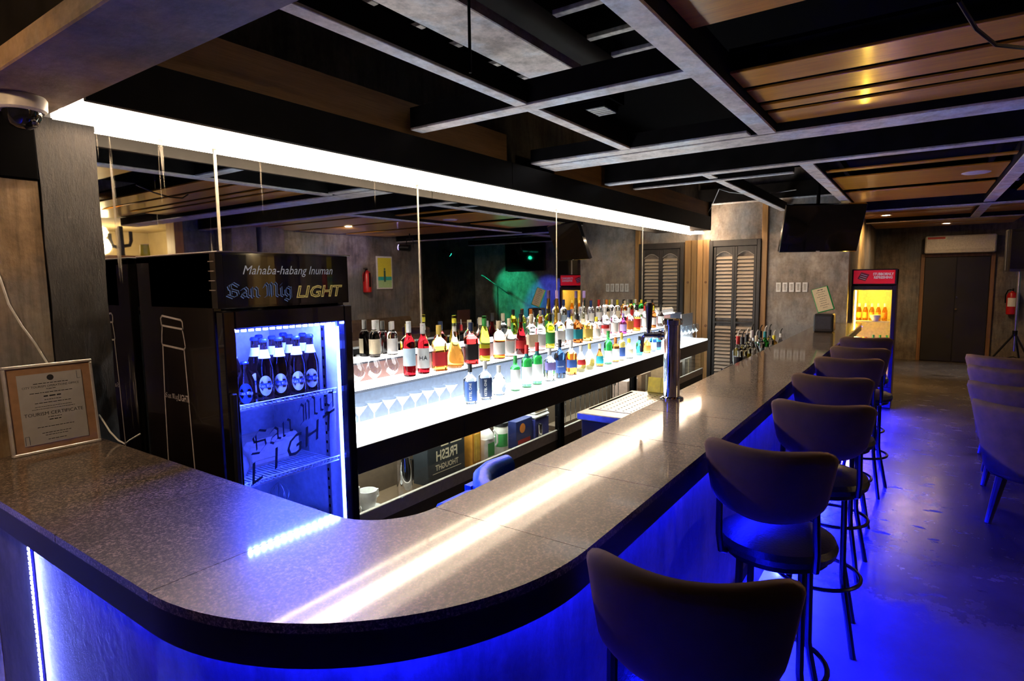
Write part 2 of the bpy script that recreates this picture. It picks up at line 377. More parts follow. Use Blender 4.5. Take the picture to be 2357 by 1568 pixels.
# back room seen only in the mirror, through the opening in the right wall
struct('wall_back_room', G().box(2.7, 4.9, -6.1, -6.0, 0, 2.6).box(2.6, 2.7, -6.1, -3.7, 0, 2.6).box(4.9, 5.0, -6.1, -3.7, 0, 2.6).box(2.6, 5.0, -6.1, -3.7, 2.5, 2.6),
       pm('cream_plaster', (.62,.50,.30), .8, var=.15, vs=4), smooth=False)
struct('trim_1', G().box(3.1, 3.16, -3.72, -3.5, 0, 2.5).box(4.13, 4.25, -3.72, -3.5, 0, 2.5).box(3.1, 4.25, -3.72, -3.5, 1.96, 2.0), wood('orange_frame_wood', (.40,.15,.03), (.62,.27,.06), .4, 'z'), smooth=False)
struct('trim_2', G().box(-.4, .775, 2.50, 2.53, 1.98, 2.2, .004), BLACK)
struct('trim_3', G().box(-.4, .775, 2.512, 2.53, 0, 1.98, .003), CONC_L)
struct('trim_4', G().box(8.06, 8.1, 1.63, 1.70, 0, 2.6, .004), PINE)
struct('trim_5', G().box(13.44, 13.5, -1.06, -1.0, 0, 1.99, .004).box(13.44, 13.5, -.04, .02, 0, 1.99, .004).box(13.44, 13.5, -1.0, -.04, 1.93, 1.99, .004), wood('door_trim_wood', (.14,.07,.03), (.25,.13,.06), .5, 'z'))
for i, (y0, y1) in enumerate(((2.354, 2.44), (2.444, 2.522))):
    struct('plank', G().box(8.07, 8.1, y0, y1, 0, 2.12, .003), PINE, we)
# knots in the planks
struct('plank_knot', G().cyl((8.066, 2.40, 1.55), (8.071, 2.40, 1.55), .016).cyl((8.066, 2.39, .96), (8.071, 2.39, .96), .018), pm('knot_wood', (.16,.07,.02), .5), we)
# louvred door in the end wall: frame, two leaves, every slat a piece
d1 = put('door_1', G().box(8.03, 8.1, 2.30, 2.352, 0, 2.10, .004).box(8.03, 8.1, 1.70, 1.745, 0, 2.10, .004).box(8.03, 8.1, 1.745, 2.30, 2.02, 2.10, .004).mesh('door_1', LOUV)); d1['kind'] = 'structure'
slat_me = G().box(-.006, .006, -.105, .105, -.022, .022, .003); slat_me = slat_me.mesh('slat', LOUVS)
for k, yc in enumerate((2.155, 1.885)):
    g = G(); a, b = yc-.135, yc+.135
    g.box(8.045, 8.08, a, a+.032, .02, 2.015, .003).box(8.045, 8.08, b-.032, b, .02, 2.015, .003)
    g.box(8.045, 8.08, a+.03, b-.03, .02, .14, .003).box(8.045, 8.08, a+.03, b-.03, 1.0, 1.03, .003)
    # arched head: thick board with curved lower edge
    top = [(b-.03, 2.015), (a+.03, 2.015)]; n = 10
    arc = [(a+.03 + (b-a-.06)*i/n, 1.90 + .06*sin(pi*i/n)*.9 if k < 2 else 1.9) for i in range(n+1)]
    g.prism(top + arc, 8.05, 8.078, 'x')
    leaf = put('leaf', g.mesh('leaf', LOUV), d1)
    gl = G(); gl.tube([(8.045, y, z-.004) for y, z in arc], .004, 6); put('arch_bead', gl.mesh('arch_bead', pm('worn_edge', (.35,.30,.26), .4)), leaf)
    for j in range(36):
        z = .17 + j*.0485
        if abs(z-1.015) < .03: continue
        put('slat', slat_me, leaf, (8.062, yc, z), (0, radians(38), 0))
# door at the end of the hall
d2 = put('door_2', G().box(13.46, 13.5, -1.0, -.04, 0, 1.93, .003).mesh('door_2', pm('door_black', (.010,.009,.010), .5, var=.3, vs=3))); d2['kind'] = 'structure'
put('door_leaf', G().box(13.445, 13.47, -.995, -.525, .01, 1.925, .004).mesh('door_leaf', MATS['door_black']), d2)
put('door_leaf', G().box(13.445, 13.47, -.515, -.045, .01, 1.925, .004).mesh('door_leaf', MATS['door_black']), d2)
put('door_handle', G().cyl((13.41, -.54, .98), (13.445, -.54, .98), .018).cyl((13.43, -.54, 1.2), (13.445, -.54, 1.2), .014).mesh('door_handle', CHROME), d2)
# ------------------------------------------------------------------ timber post, plaster beam
def rough_post(x0, x1, y0, y1, z0, z1):
    g = G(); nz = 40; pts = []
    sec = [(0,0),(.25,0),(.5,0),(.75,0),(1,0),(1,1),(0,1)]
    for k in range(nz+1):
        z = z0+(z1-z0)*k/nz
        for (u, v) in sec:
            j = .0012*(sin(z*23+u*9)+.6*sin(z*51+u*17)) if v == 0 else 0
            jx = .002*sin(z*17+u*3)*(1 if u in (0,1) else 0)
            pts.append((x0+(x1-x0)*u+jx, y0+(y1-y0)*v+j, z))
    m = len(sec); fs = []
    for k in range(nz):
        for i in range(m): fs.append((k*m+i, k*m+(i+1) % m, (k+1)*m+(i+1) % m, (k+1)*m+i))
    fs += [tuple(range(m)), tuple(range(nz*m, nz*m+m))]
    return g.add(pts, fs)
g = rough_post(.778, .955, 2.507, 2.53, 0, 2.199)
tag(put('timber_post', g.mesh('timber_post', POSTM)), 'rough tarred black timber post left of the mirror', 'post')
t = thing('plaster_beam', 'wide brown plastered beam crossing the upper left corner', 'beam', (.69, .8, 2.2))
part(t, 'soffit_face', G().box(.575, .81, -1.6, 2.53, 2.2, 2.26, .004), CONC_BEAM, world=True)
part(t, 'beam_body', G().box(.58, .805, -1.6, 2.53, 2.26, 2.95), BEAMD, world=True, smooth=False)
# ------------------------------------------------------------------ ceiling grid: beams with dark sides and scuffed undersides coloured pale as if lit
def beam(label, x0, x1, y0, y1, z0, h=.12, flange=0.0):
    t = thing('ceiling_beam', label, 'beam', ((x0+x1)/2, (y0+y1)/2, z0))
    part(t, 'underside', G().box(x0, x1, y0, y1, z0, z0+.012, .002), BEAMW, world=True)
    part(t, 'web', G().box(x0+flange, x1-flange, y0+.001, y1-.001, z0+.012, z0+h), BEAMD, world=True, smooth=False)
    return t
ZB = 2.38
beam('long thin scuffed beam running along the bar, parallel to the mirror', .82, 3.46, 1.46, 1.52, ZB+.004, .1)
beam('short scuffed crossbeam ending at the black fascia above the cooler', 2.24, 2.325, .76, 2.165, ZB, .11)
beam('broad scuffed beam beside the orange ceiling slats, parallel to the counter', .82, 3.44, .67, .76, ZB-.004, .13)
beam('wide stepped crossbeam over the beer tap, crossing the whole ceiling', 3.47, 3.68, -3.5, 2.165, ZB-.004, .1)
beam('narrow lath alongside the wide stepped crossbeam over the beer tap', 3.36, 3.455, .8, 2.165, ZB, .09)
beam('deep black crossbeam with pale underside in front of the hanging television', 4.47, 4.56, -3.5, 2.165, ZB, .2)
beam('slim black crossbeam just past the deep black one', 5.05, 5.10, .85, 2.165, ZB+.03, .1)
beam('slim pale beam leading to the end wall above the louvred door', 4.58, 8.09, 1.42, 1.49, ZB+.05, .1)
beam('dark beam along the far wooden ceiling panel, beside the television', 4.58, 8.09, .68, .77, ZB+.04, .12)
beam('dark beam at the hall side of the far wooden ceiling panel', 4.58, 10.5, -.62, -.52, ZB+.02, .14)
beam('dark crossbeam over the television and the tall drinks fridge', 8.0, 8.098, -3.5, 2.5, ZB+.19, .2)
beam('black crossbeam behind the far wooden ceiling panel', 8.35, 8.5, -3.5, .74, ZB+.0, .14)
beam('thin pale crossbeam in front of the hall downlight', 10.6, 10.7, -3.5, .74, ZB+.02, .12)
# wood ceiling panels: every slat a piece
def slat_panel(label, y0, y1, xs, z=2.43, backing=True):
    t = thing('ceiling_slat_panel', label, 'ceiling panel', ((xs[0][0]+xs[-1][1])/2, (y0+y1)/2, z))
    if backing: part(t, 'backing_board', G().box(xs[0][0]-.02, xs[-1][1]+.02, y0, y1, z+.075, z+.09), BLACK, world=True, smooth=False)
    for yj in (y0+.12, y1-.12): part(t, 'joist', G().box(xs[0][0], xs[-1][1]-.01, yj-.015, yj+.015, z+.012, z+.075), BLACK, world=True, smooth=False)
    for a, b in xs: part(t, 'slat', G().box(a, b-.008, y0, y1, z, z+.012, .002), SLATW, world=True)
    return t
slat_panel('orange varnished ceiling slats over the bar stools, nearest large panel', -2.2, .665, [(2.50,2.72),(2.77,2.985),(3.04,3.145),(3.20,3.435),(3.485,3.60)], 2.42)
slat_panel('pale varnished board panel at the top edge, before the orange slats', -.6, .665, [(1.25,1.62),(1.63,2.04)], 2.44)
slat_panel('orange varnished ceiling slats of the farther panel with round speaker', -.51, .675, [(4.62,4.72),(5.42,5.52),(5.85,6.7),(6.95,7.95)], 2.45)
slat_panel('narrow orange slats at the hall end around the small downlight', -1.2, .74, [(9.2,9.6),(9.7,10.5),(10.8,12.0),(12.1,12.9)], 2.46)
slat_panel('orange ceiling slats over the tub chairs', -3.3, -.75, [(4.7,5.2),(5.3,5.9),(6.0,6.8),(6.95,7.9)], 2.45)
slat_panel('orange ceiling slats nearest the opposite wall window', -3.3, -2.3, [(1.0,1.5),(1.6,2.1),(2.2,2.7),(2.8,3.3)], 2.45)
# hanging service duct with battens over the bar
t = thing('hanging_duct', 'pale flat ceiling duct hanging above the bar with a rod', 'duct', (1.9, 1.66, 2.68))
part(t, 'duct_body', G().box(.85, 2.86, 1.52, 1.78, 2.69, 2.80, .004), BEAMW, world=True)
part(t, 'duct_end', G().box(2.88, 3.03, 1.52, 1.78, 2.69, 2.78, .004), BEAMW, world=True)
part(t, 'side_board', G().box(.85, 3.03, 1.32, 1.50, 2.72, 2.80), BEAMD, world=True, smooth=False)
part(t, 'hanger_rod', G().cyl((1.82, 1.44, 2.40), (1.82, 1.44, 2.95), .006, n=8), BLACKM, world=True)
BATT = pm('batten_paint', (.5,.46,.42), .6, var=.4, vs=30)  # pale colour stands for lit stretches of the black ceiling slats
for i, x in enumerate((1.69, 1.96, 2.21, 2.515, 2.77)):
    for j, (a, b, w_) in enumerate(((1.80, 1.99, 'mirror'), (1.05, 1.30, 'stool'))):
        o = put('ceiling_batten', G().box(x-.018, x+.018, a, b, 2.70, 2.72, .002).mesh('ceiling_batten', BATT))
        tag(o, f'short pale ceiling batten, {["first","second","third","fourth","fifth"][i]} from the camera on the {w_} side', 'batten', f'ceiling battens on the {w_} side of the duct')
t = thing('air_vent', 'small white slatted air vent in the black ceiling over the bar', 'vent', (3.26, 1.66, 2.6))
part(t, 'vent_frame', G().box(3.17, 3.345, 1.53, 1.79, 2.602, 2.64, .004), BLACK, world=True)
for i in range(5): part(t, 'vent_slat', G().box(3.178+i*.034, 3.20+i*.034, 1.54, 1.78, 2.597, 2.603), WHITEPL, world=True, smooth=False)
part(t, 'duct_box', G().box(3.15, 3.36, 1.5, 1.82, 2.64, 2.95), BLACK, world=True, smooth=False)
t = thing('ceiling_projector_box', 'small grey box mounted under the black ceiling beside the duct', 'box', (2.92, 1.16, 2.62))
part(t, 'case', G().box(2.86, 3.02, 1.08, 1.24, 2.62, 2.74, .01), pm('grey_case', (.06,.055,.055), .5), world=True)
part(t, 'bracket', G().box(2.92, 2.95, 1.14, 1.17, 2.74, 2.95), BLACKM, world=True, smooth=False)
t = thing('ceiling_speaker', 'round white ceiling speaker in the far wooden panel', 'speaker', (6.28, -.33, 2.449))
part(t, 'grille', G().lathe([(0,-.006),(.085,-.006),(.10,0),(.10,.002),(0,.002)], 28), pm('speaker_grille', (.62,.56,.60), .5))
t = thing('smoke_detector', 'small white dome detector on the ceiling behind the television rod', 'detector', (5.9, 1.05, 2.62))
part(t, 'dome', G().lathe([(0,-.03),(.03,-.03),(.045,0),(0,0)], 20), WHITEPL)
part(t, 'stem', G().cyl((0,0,0),(0,0,.33), .012, n=8), BLACKM)
g = G(); g.tube([(2.2,-.05,2.40),(2.35,-.10,2.36),(2.5,-.16,2.345),(2.65,-.25,2.36),(2.75,-.35,2.41)], .006, 6)
tag(put('black_cable', g.mesh('black_cable', BLACKM)), 'black cable sagging below the orange slats, upper right corner', 'cable')
# loose white cable under the ceiling by the end wall
g = G(); pts = [(7.42, 2.2, 2.4), (7.4, 2.15, 2.47), (7.0, 1.95, 2.62), (7.05, 1.85, 2.58), (7.2, 1.65, 2.55), (7.3, 1.4, 2.56), (7.35, 1.2, 2.58)]
tag(put('ceiling_cable', g.tube(pts, .005, 6).mesh('ceiling_cable', WHITEPL)), 'thin white cable dangling under the ceiling at the soffit end', 'cable')
# ------------------------------------------------------------------ light soffit over the mirror
t = thing('bar_soffit', 'black-fronted light box with glowing white underside above the mirror', 'light soffit', (4.1, 2.35, 2.2))
part(t, 'fascia', G().box(.812, 3.15, 2.168, 2.19, 2.195, 2.36, .002).box(3.153, 7.45, 2.168, 2.19, 2.195, 2.36, .002), pm('fascia_black', (.006,.005,.005), .5, var=.5, vs=6, spec=.2), world=True)
part(t, 'diffuser', G().box(.83, 8.05, 2.445, 2.521, 2.195, 2.31), E_SOFFIT, world=True, smooth=False)
part(t, 'front_lens', G().box(.83, 8.05, 2.430, 2.444, 2.195, 2.222), E_LENS, world=True, smooth=False)
part(t, 'cove_lining', G().box(.83, 7.44, 2.19, 2.445, 2.32, 2.34), WHITEPL, world=True, smooth=False)
part(t, 'top_board', G().box(.82, 7.45, 2.19, 2.529, 2.34, 2.36), BLACK, world=True, smooth=False)
part(t, 'end_board', G().box(7.45, 7.47, 2.168, 2.428, 2.195, 2.54), BEAMD, world=True, smooth=False)
part(t, 'plywood_face', G().box(.83, 3.13, 2.195, 2.21, 2.36, 2.53), PLYB, world=True, smooth=False)
part(t, 'plywood_face', G().box(3.72, 7.45, 2.195, 2.21, 2.36, 2.53), PLYB, world=True, smooth=False)
# ------------------------------------------------------------------ wall mirror
t = thing('wall_mirror', 'large aged wall mirror in panels behind the bottle shelves', 'mirror', (4.5, 2.52, .85))
xs = [.957, 1.41, 2.654, 4.302, 6.156, 8.06]
for a, b in zip(xs[:-1], xs[1:]):
    part(t, 'pane', G().box(a+.003, b-.003, 2.522, 2.529, .72, 2.199), MIRROR, world=True, smooth=False)
EDGE = pm('mirror_edge', (.75,.70,.55), .35)  # pale strips painted in for panel edges catching the light
for x, w_ in zip(xs[1:-1], (.006, .005, .004, .003)): part(t, 'joint_strip', G().box(x-w_, x+w_, 2.519, 2.5225, .86, 2.199), EDGE, world=True, smooth=False)
# ------------------------------------------------------------------ bar counter
ACX, ACY, AR = 1.065, 1.155, .60
def outline(off, x1=8.095, y1=2.50, n=24):
    p = [(ACX-AR+off, y1)]; r = AR-off
    for i in range(n+1):
        a = pi + (pi/2)*i/n; p.append((ACX+r*cos(a), ACY+r*sin(a)))
    p.append((x1, ACY-AR+off)); return p
def band(g, o0, o1, z0, z1, **k):
    a = outline(o0, **k); b = outline(o1, **k); return g.prism_strip(a, b, z0, z1)
def prism_strip(s, a, b, z0, z1):
    n = len(a); vs = [(x,y,z0) for x,y in a]+[(x,y,z0) for x,y in b]+[(x,y,z1) for x,y in a]+[(x,y,z1) for x,y in b]; fs = []
    for i in range(n-1):
        fs += [(2*n+i,2*n+i+1,3*n+i+1,3*n+i), (i,n+i,n+i+1,i+1), (i,i+1,2*n+i+1,2*n+i), (n+i+1,n+i,3*n+i,3*n+i+1)]
    fs += [(0,2*n,3*n,n), (n-1,2*n-1,4*n-1,3*n-1)]
    return s.add(vs, fs)
G.prism_strip = prism_strip
WID = .427
ct = thing('bar_counter', 'long L-shaped bar counter with rounded corner and dark granite top', 'bar counter', (1.065, 1.155, 0))
GROUT = pm('tile_grout', (.62,.52,.42), .5)
part(ct, 'deck', band(G(), .003, WID-.003, .982, 1.03), pm('counter_edge_black', (.008,.007,.008), .35, spec=.2), world=True)
part(ct, 'grout_bed', band(G(), .006, WID-.006, 1.03, 1.0492), GROUT, world=True, smooth=False)
gp = .0016
def slab(poly): part(ct, 'slab', G().prism(poly, 1.031, 1.05), GRANITE, world=True, ang=30)
ys = [2.50, 2.06, 1.61, 1.155]
for a, b in zip(ys[:-1], ys[1:]): slab([(ACX-AR, b+gp), (ACX-AR+WID, b+gp), (ACX-AR+WID, a-gp), (ACX-AR, a-gp)])
N_ = 24; oc = [(ACX+AR*cos(pi+pi/2*i/N_), ACY+AR*sin(pi+pi/2*i/N_)) for i in range(N_+1)]
ic = [(ACX+(AR-WID)*cos(pi+pi/2*i/N_), ACY+(AR-WID)*sin(pi+pi/2*i/N_)) for i in range(N_+1)]
g = G().prism_strip([(x, y) for x, y in oc], [(x, y) for x, y in ic], 1.031, 1.05); part(ct, 'slab', g, GRANITE, world=True, ang=30)
x = ACX
xj = [ACX, 1.50]
while xj[-1] < 8.05: xj.append(min(xj[-1]+.45, 8.095))
for a, b in zip(xj[:-1], xj[1:]): slab([(a+gp, ACY-AR), (b-gp, ACY-AR), (b-gp, ACY-AR+WID), (a+gp, ACY-AR+WID)])
FRONT = concrete('bar_front_paint', (.05,.048,.046), (.12,.115,.11), (.20,.19,.185), sc=3, streak=(3,3,.6), rough=.5, bump=.2)
part(ct, 'front_panel', band(G(), .085, .125, 0, .982), FRONT, world=True)
part(ct, 'inner_panel', band(G(), WID-.06, WID-.04, .0, .982), BLACK, world=True)
part(ct, 'led_strip', band(G(), .070, .084, .190, .200, y1=2.05), E_BLUE, world=True, smooth=False)
part(ct, 'edge_lip', band(G(), .003, .010, .966, .982), MATS['counter_edge_black'], world=True)  # lip added to keep the strip's light off the tub chairs
part(ct, 'led_strip', band(G(), .024, .034, .977, .982, y1=2.05), emat('blue_led_under', (.004,.006,1.0), L_UNDER), world=True, smooth=False)
part(ct, 'led_lip', band(G(), .058, .062, .1885, .215), BLACKM, world=True, smooth=False)  # lip added so the low strip only shines down on the floor
part(ct, 'led_channel', band(G(), .062, .085, .200, .215), BLACKM, world=True, smooth=False)
gl = G()
gl.box(.543, .549, 2.094, 2.106, .02, .955)
part(ct, 'led_tape', gl, pm('tape_backing', (.5,.5,.55), .5), world=True, smooth=False)
gb = G()
for i in range(62): gb.box(.5395, .5435, 2.096, 2.104, .03+i*.015, .0385+i*.015)
part(ct, 'led_beads', gb, emat('led_bead', (.16,.20,1.0), 800.0), world=True, smooth=False)
# ------------------------------------------------------------------ back bar: cabinet, glowing ledge, two glowing tiers
bb = thing('back_bar', 'long black back bar cabinet with glowing acrylic bottle shelves', 'back bar', (4.7, 2.36, 0))
X0, X1 = 1.62, 7.45
pm('trim_grey_blue', (.20,.22,.28), .5)
part(bb, 'ledge', G().box(X0, X1, 2.178, 2.51, .832, .85, .002), E_LEDGE, world=True, smooth=False)
part(bb, 'riser', G().box(X0, 7.0, 2.500, 2.506, 1.075, 1.18), pm('pink_riser', (.35,.20,.18), .5), world=True, smooth=False)
part(bb, 'fascia', G().box(X0, 2.62, 2.17, 2.2, .70, .832, .002).box(2.623, X1, 2.17, 2.2, .70, .832, .002), pm('ledge_fascia', (.030,.024,.024), .3, var=.3, vs=5), world=True)
part(bb, 'tier', G().box(X0, 7.0, 2.345, 2.504, 1.063, 1.075, .002), E_TIER, world=True, smooth=False)
part(bb, 'tier_base', G().box(X0, 7.0, 2.347, 2.504, 1.050, 1.063), MATS['trim_grey_blue'], world=True, smooth=False)
part(bb, 'tier', G().box(X0, 7.0, 2.445, 2.512, 1.190, 1.2, .002), E_TIER, world=True, smooth=False)
part(bb, 'tier_base', G().box(X0, 7.0, 2.447, 2.512, 1.180, 1.190), MATS['trim_grey_blue'], world=True, smooth=False)
part(bb, 'back_panel', G().box(X0, 7.42, 2.505, 2.518, .85, 1.18), pm('steel_splash', (.11,.135,.20), .45), world=True, smooth=False)
part(bb, 'end_plate', G().box(7.0, 7.42, 2.36, 2.375, .85, 1.175, .002), pm('steel_splash2', (.36,.37,.40), .35, metal=.8), world=True, smooth=False)
part(bb, 'carcass', G().box(X0, X1, 2.50, 2.515, .12, .80).box(X0, X1, 2.24, 2.51, .10, .14).box(X0, X1, 2.3, 2.5, 0, .10), pm('cabinet_inside', (.085,.055,.032), .6), world=True, smooth=False)
part(bb, 'bottom_rail', G().box(X0, 3.80, 2.225, 2.245, .40, .475, .002).box(3.86, X1, 2.225, 2.245, .40, .475, .002), pm('cream_rail', (.50,.43,.36), .5), world=True)
part(bb, 'cabinet_shelf', G().box(X0, X1, 2.245, 2.50, .40, .42), pm('cabinet_wood', (.12,.075,.04), .5), world=True, smooth=False)
part(bb, 'kick_board', G().box(X0, X1, 2.23, 2.25, .0, .40), pm('kick_brown', (.045,.03,.02), .5), world=True, smooth=False)
for x in (3.80, 5.2, 6.1): part(bb, 'post', G().box(x, x+.06, 2.20, 2.25, 0, .70, .002), BLACK, world=True)
for a, b in ((1.63,2.12),(2.13,2.78),(2.79,3.79),(3.87,5.19),(5.27,6.09),(6.17,7.44)):
    part(bb, 'sliding_pane', G().box(a, b, 2.212, 2.217, .475, .70), PANE2, world=True, smooth=False)
part(bb, 'inner_light', G().box(1.7, 3.75, 2.235, 2.25, .69, .696), emat('cabinet_lamp', (1.0,.70,.40), 3.5), world=True, smooth=False)  # unseen strips added to brighten the goods behind the glass
part(bb, 'inner_light', G().box(4.0, 7.0, 2.235, 2.25, .69, .696), MATS['cabinet_lamp'], world=True, smooth=False)
# ------------------------------------------------------------------ bottles
ORD = ['first','second','third','fourth','fifth','sixth','seventh','eighth','ninth','tenth','eleventh','twelfth','thirteenth','fourteenth','fifteenth','sixteenth','seventeenth','eighteenth','nineteenth','twentieth','twenty-first','twenty-second','twenty-third','twenty-fourth','twenty-fifth']
GL = {}
for nm, c in dict(clear=(.97,.98,1.0), pale=(1.0,.95,.72), gold=(1.0,.66,.12), amber=(.95,.40,.06), orange=(.95,.22,.03), red=(.62,.02,.02), darkred=(.22,.008,.014),
                  green=(.05,.62,.08), lime=(.62,.85,.06), teal=(.05,.55,.60), blue=(.10,.30,.75), navy=(.03,.07,.16), brown=(.28,.09,.02), dark=(.05,.045,.04), pink=(1.0,.70,.62), purple=(.25,.05,.22), beer=(.30,.16,.12)).items():
    GL[nm] = pm('glass_'+nm, c, .02, trans=1.0, ior=1.36)
LB = {}
for nm, c in dict(white=(.85,.84,.80), blue=(.04,.09,.30), navy=(.02,.035,.09), red=(.55,.03,.03), gold=(.75,.55,.12), black=(.015,.015,.017), skyblue=(.55,.72,.85), yellow=(.85,.75,.05), teal=(.02,.28,.33), purple=(.22,.16,.42), cream=(.80,.70,.48), green=(.05,.35,.08), silver=(.6,.6,.63), lav=(.55,.42,.85), orange=(.8,.25,.04)).items():
    LB[nm] = pm('print_'+nm, c, .45, var=.06)
PROF = {
 'wine': [(0,0),(.88,0),(1,.015),(1,.58),(.95,.635),(.72,.685),(.45,.735),(.37,.78),(.355,.95),(.40,.955),(.40,.985),(.34,1),(0,1)],
 'burgundy': [(0,0),(.88,0),(1,.015),(1,.42),(.97,.5),(.8,.6),(.55,.70),(.40,.79),(.355,.86),(.345,.95),(.40,.955),(.40,.99),(0,1)],
 'spirit': [(0,0),(.92,0),(1,.012),(1,.60),(.96,.65),(.7,.70),(.42,.735),(.36,.77),(.34,.96),(.34,1),(0,1)],
 'square': [(0,0),(.94,0),(1,.012),(1,.60),(.97,.64),(.6,.705),(.40,.735),(.34,.78),(.34,1),(0,1)],
 'long': [(0,0),(.92,0),(1,.012),(1,.48),(.95,.54),(.62,.62),(.38,.68),(.34,.74),(.32,1),(0,1)],
 'cone': [(0,0),(.95,0),(1,.02),(.9,.15),(.72,.35),(.55,.6),(.42,.82),(.40,.9),(.40,1),(0,1)],
 'cognac': [(0,0),(.85,0),(1,.04),(1,.14),(.92,.26),(.68,.38),(.40,.50),(.26,.60),(.22,.72),(.21,.95),(.25,.96),(.25,1),(0,1)],
 'globe': [(0,0),(.7,0),(.9,.05),(1,.2),(1,.33),(.92,.47),(.7,.60),(.42,.69),(.27,.75),(.25,1),(0,1)],
 'decanter': [(0,0),(.92,0),(1,.02),(.97,.3),(.8,.48),(.55,.60),(.36,.68),(.32,.76),(.32,1),(0,1)],
 'beer': [(0,0),(.9,0),(1,.012),(1,.50),(.95,.57),(.72,.68),(.50,.78),(.42,.86),(.40,.955),(.44,.96),(.44,1),(0,1)]}
def pr_r(prof, z):
    for (r0, z0), (r1, z1) in zip(prof[:-1], prof[1:]):
        if z0 <= z <= z1 and z1 > z0: return r0+(r1-r0)*(z-z0)/(z1-z0)
    return prof[-2][0]
BM = {}
def bottle_geo(kind, h, R, glass, level, sq):
    key = (kind, h, R, glass, level, sq)
    if key in BM: return BM[key]
    pf = [(r*R, z*h) for r, z in PROF[kind]]
    if level: # a ring at the liquid surface splits clear glass from coloured liquid
        lz = level*h; out = []
        for a, b in zip(pf[:-1], pf[1:]):
            out.append(a)
            if a[1] < lz < b[1]: out.append((a[0]+(b[0]-a[0])*(lz-a[1])/(b[1]-a[1]), lz))
        pf = out+[pf[-1]]
    g = G(); n = 20; g.lathe(pf, n)
    if sq:
        for i, (x, y, z) in enumerate(g.v):
            f = z/h
            k = max(0.0, min(1.0, (.68-f)/.08))
            if k > 0 and (abs(x)+abs(y)) > 1e-6:
                t = math.atan2(y, x)+pi/6; p = 6.0; s = 1.0/(abs(cos(t))**p+abs(sin(t))**p)**(1/p); s = 1+(s-1)*k
                g.v[i] = (x*s, y*s, z)
    if level:
        lz = level*h
        g.mi = [1 if max(g.v[i][2] for i in f) <= lz+1e-5 else 0 for f in g.f]
        me = g.mesh('glass_body', [GL['clear'], GL[glass]])
    else: me = g.mesh('glass_body', GL[glass])
    BM[key] = me; return me
FACE = radians(222)   # direction labels face: towards the customers
def bottle(name, label, cat, x, y, z, h, R, kind, glass, lab=None, cap='black', level=None, sq=False, lz=(.15,.48), group=None, text=None, tcol='navy', face=FACE, capf=(.80,1.0), neck=None, arc=75):
    t = thing(name, label, cat, (x, y, z), 0, group)
    put('glass_body', bottle_geo(kind, h, R, glass, level, sq), t)
    pf = PROF[kind]
    e = .0007
    if cap:
        c0, c1 = capf
        prof = [(pr_r(pf, min(.995, c0))*R+e, c0*h), (pr_r(pf, .9)*R+e+.001, (c0+.02)*h), (pr_r(pf, .93)*R+e+.001, c1*h+.0015), (0, c1*h+.0016)]
        key = ('cap', kind, h, R, cap, capf)
        if key not in BM: BM[key] = G().lathe(prof, 16).mesh('cap', LB[cap])
        put('cap', BM[key], t)
    if neck:
        zz = [.70,.74,.78,.80] if kind != 'beer' else [.80,.84,.88,.90]
        put('neck_label', G().lathe([(pr_r(pf, q)*R+e, q*h) for q in zz], 16).mesh('neck_label', LB[neck]), t)
    if lab:
        l0, l1 = lz; a0, a1 = radians(-arc), radians(arc)
        q = [l0+(l1-l0)*i/4 for i in range(5)]
        g = G().lathe([(pr_r(pf, s)*R+e, s*h) for s in q], 16, a0=face+a0, a1=face+a1)
        if sq:
            for i, (X, Y, Z) in enumerate(g.v):
                tt = math.atan2(Y, X)+pi/6; s = 1.0/(abs(cos(tt))**6+abs(sin(tt))**6)**(1/6)*1.012; g.v[i] = (X*s, Y*s, Z)
        lo = put('label', g.mesh('label', LB[lab], recalc=False), t)
        if text:
            vs, fs = text_geo(text, 1.0); wd = max(v[0] for v in vs)-min(v[0] for v in vs)
            vert = len(text) > 6
            sc_ = (l1-l0)*h*.86/wd if vert else min(R*1.35/wd, (l1-l0)*h*.6)
            rr = R*1.02+.0012; zc = (l0+l1)/2*h; out = []
            for (u, v) in vs:
                if vert: u, v = -v, u
                an = face + u*sc_/rr
                k = rr
                if sq:
                    tt = an+pi/6; k = rr/(abs(cos(tt))**6+abs(sin(tt))**6)**(1/6)*1.012
                out.append((k*cos(an), k*sin(an), zc+v*sc_))
            put('lettering', G().add(out, fs).mesh('lettering', LB[tcol], smooth=False, recalc=False), lo)
    return t
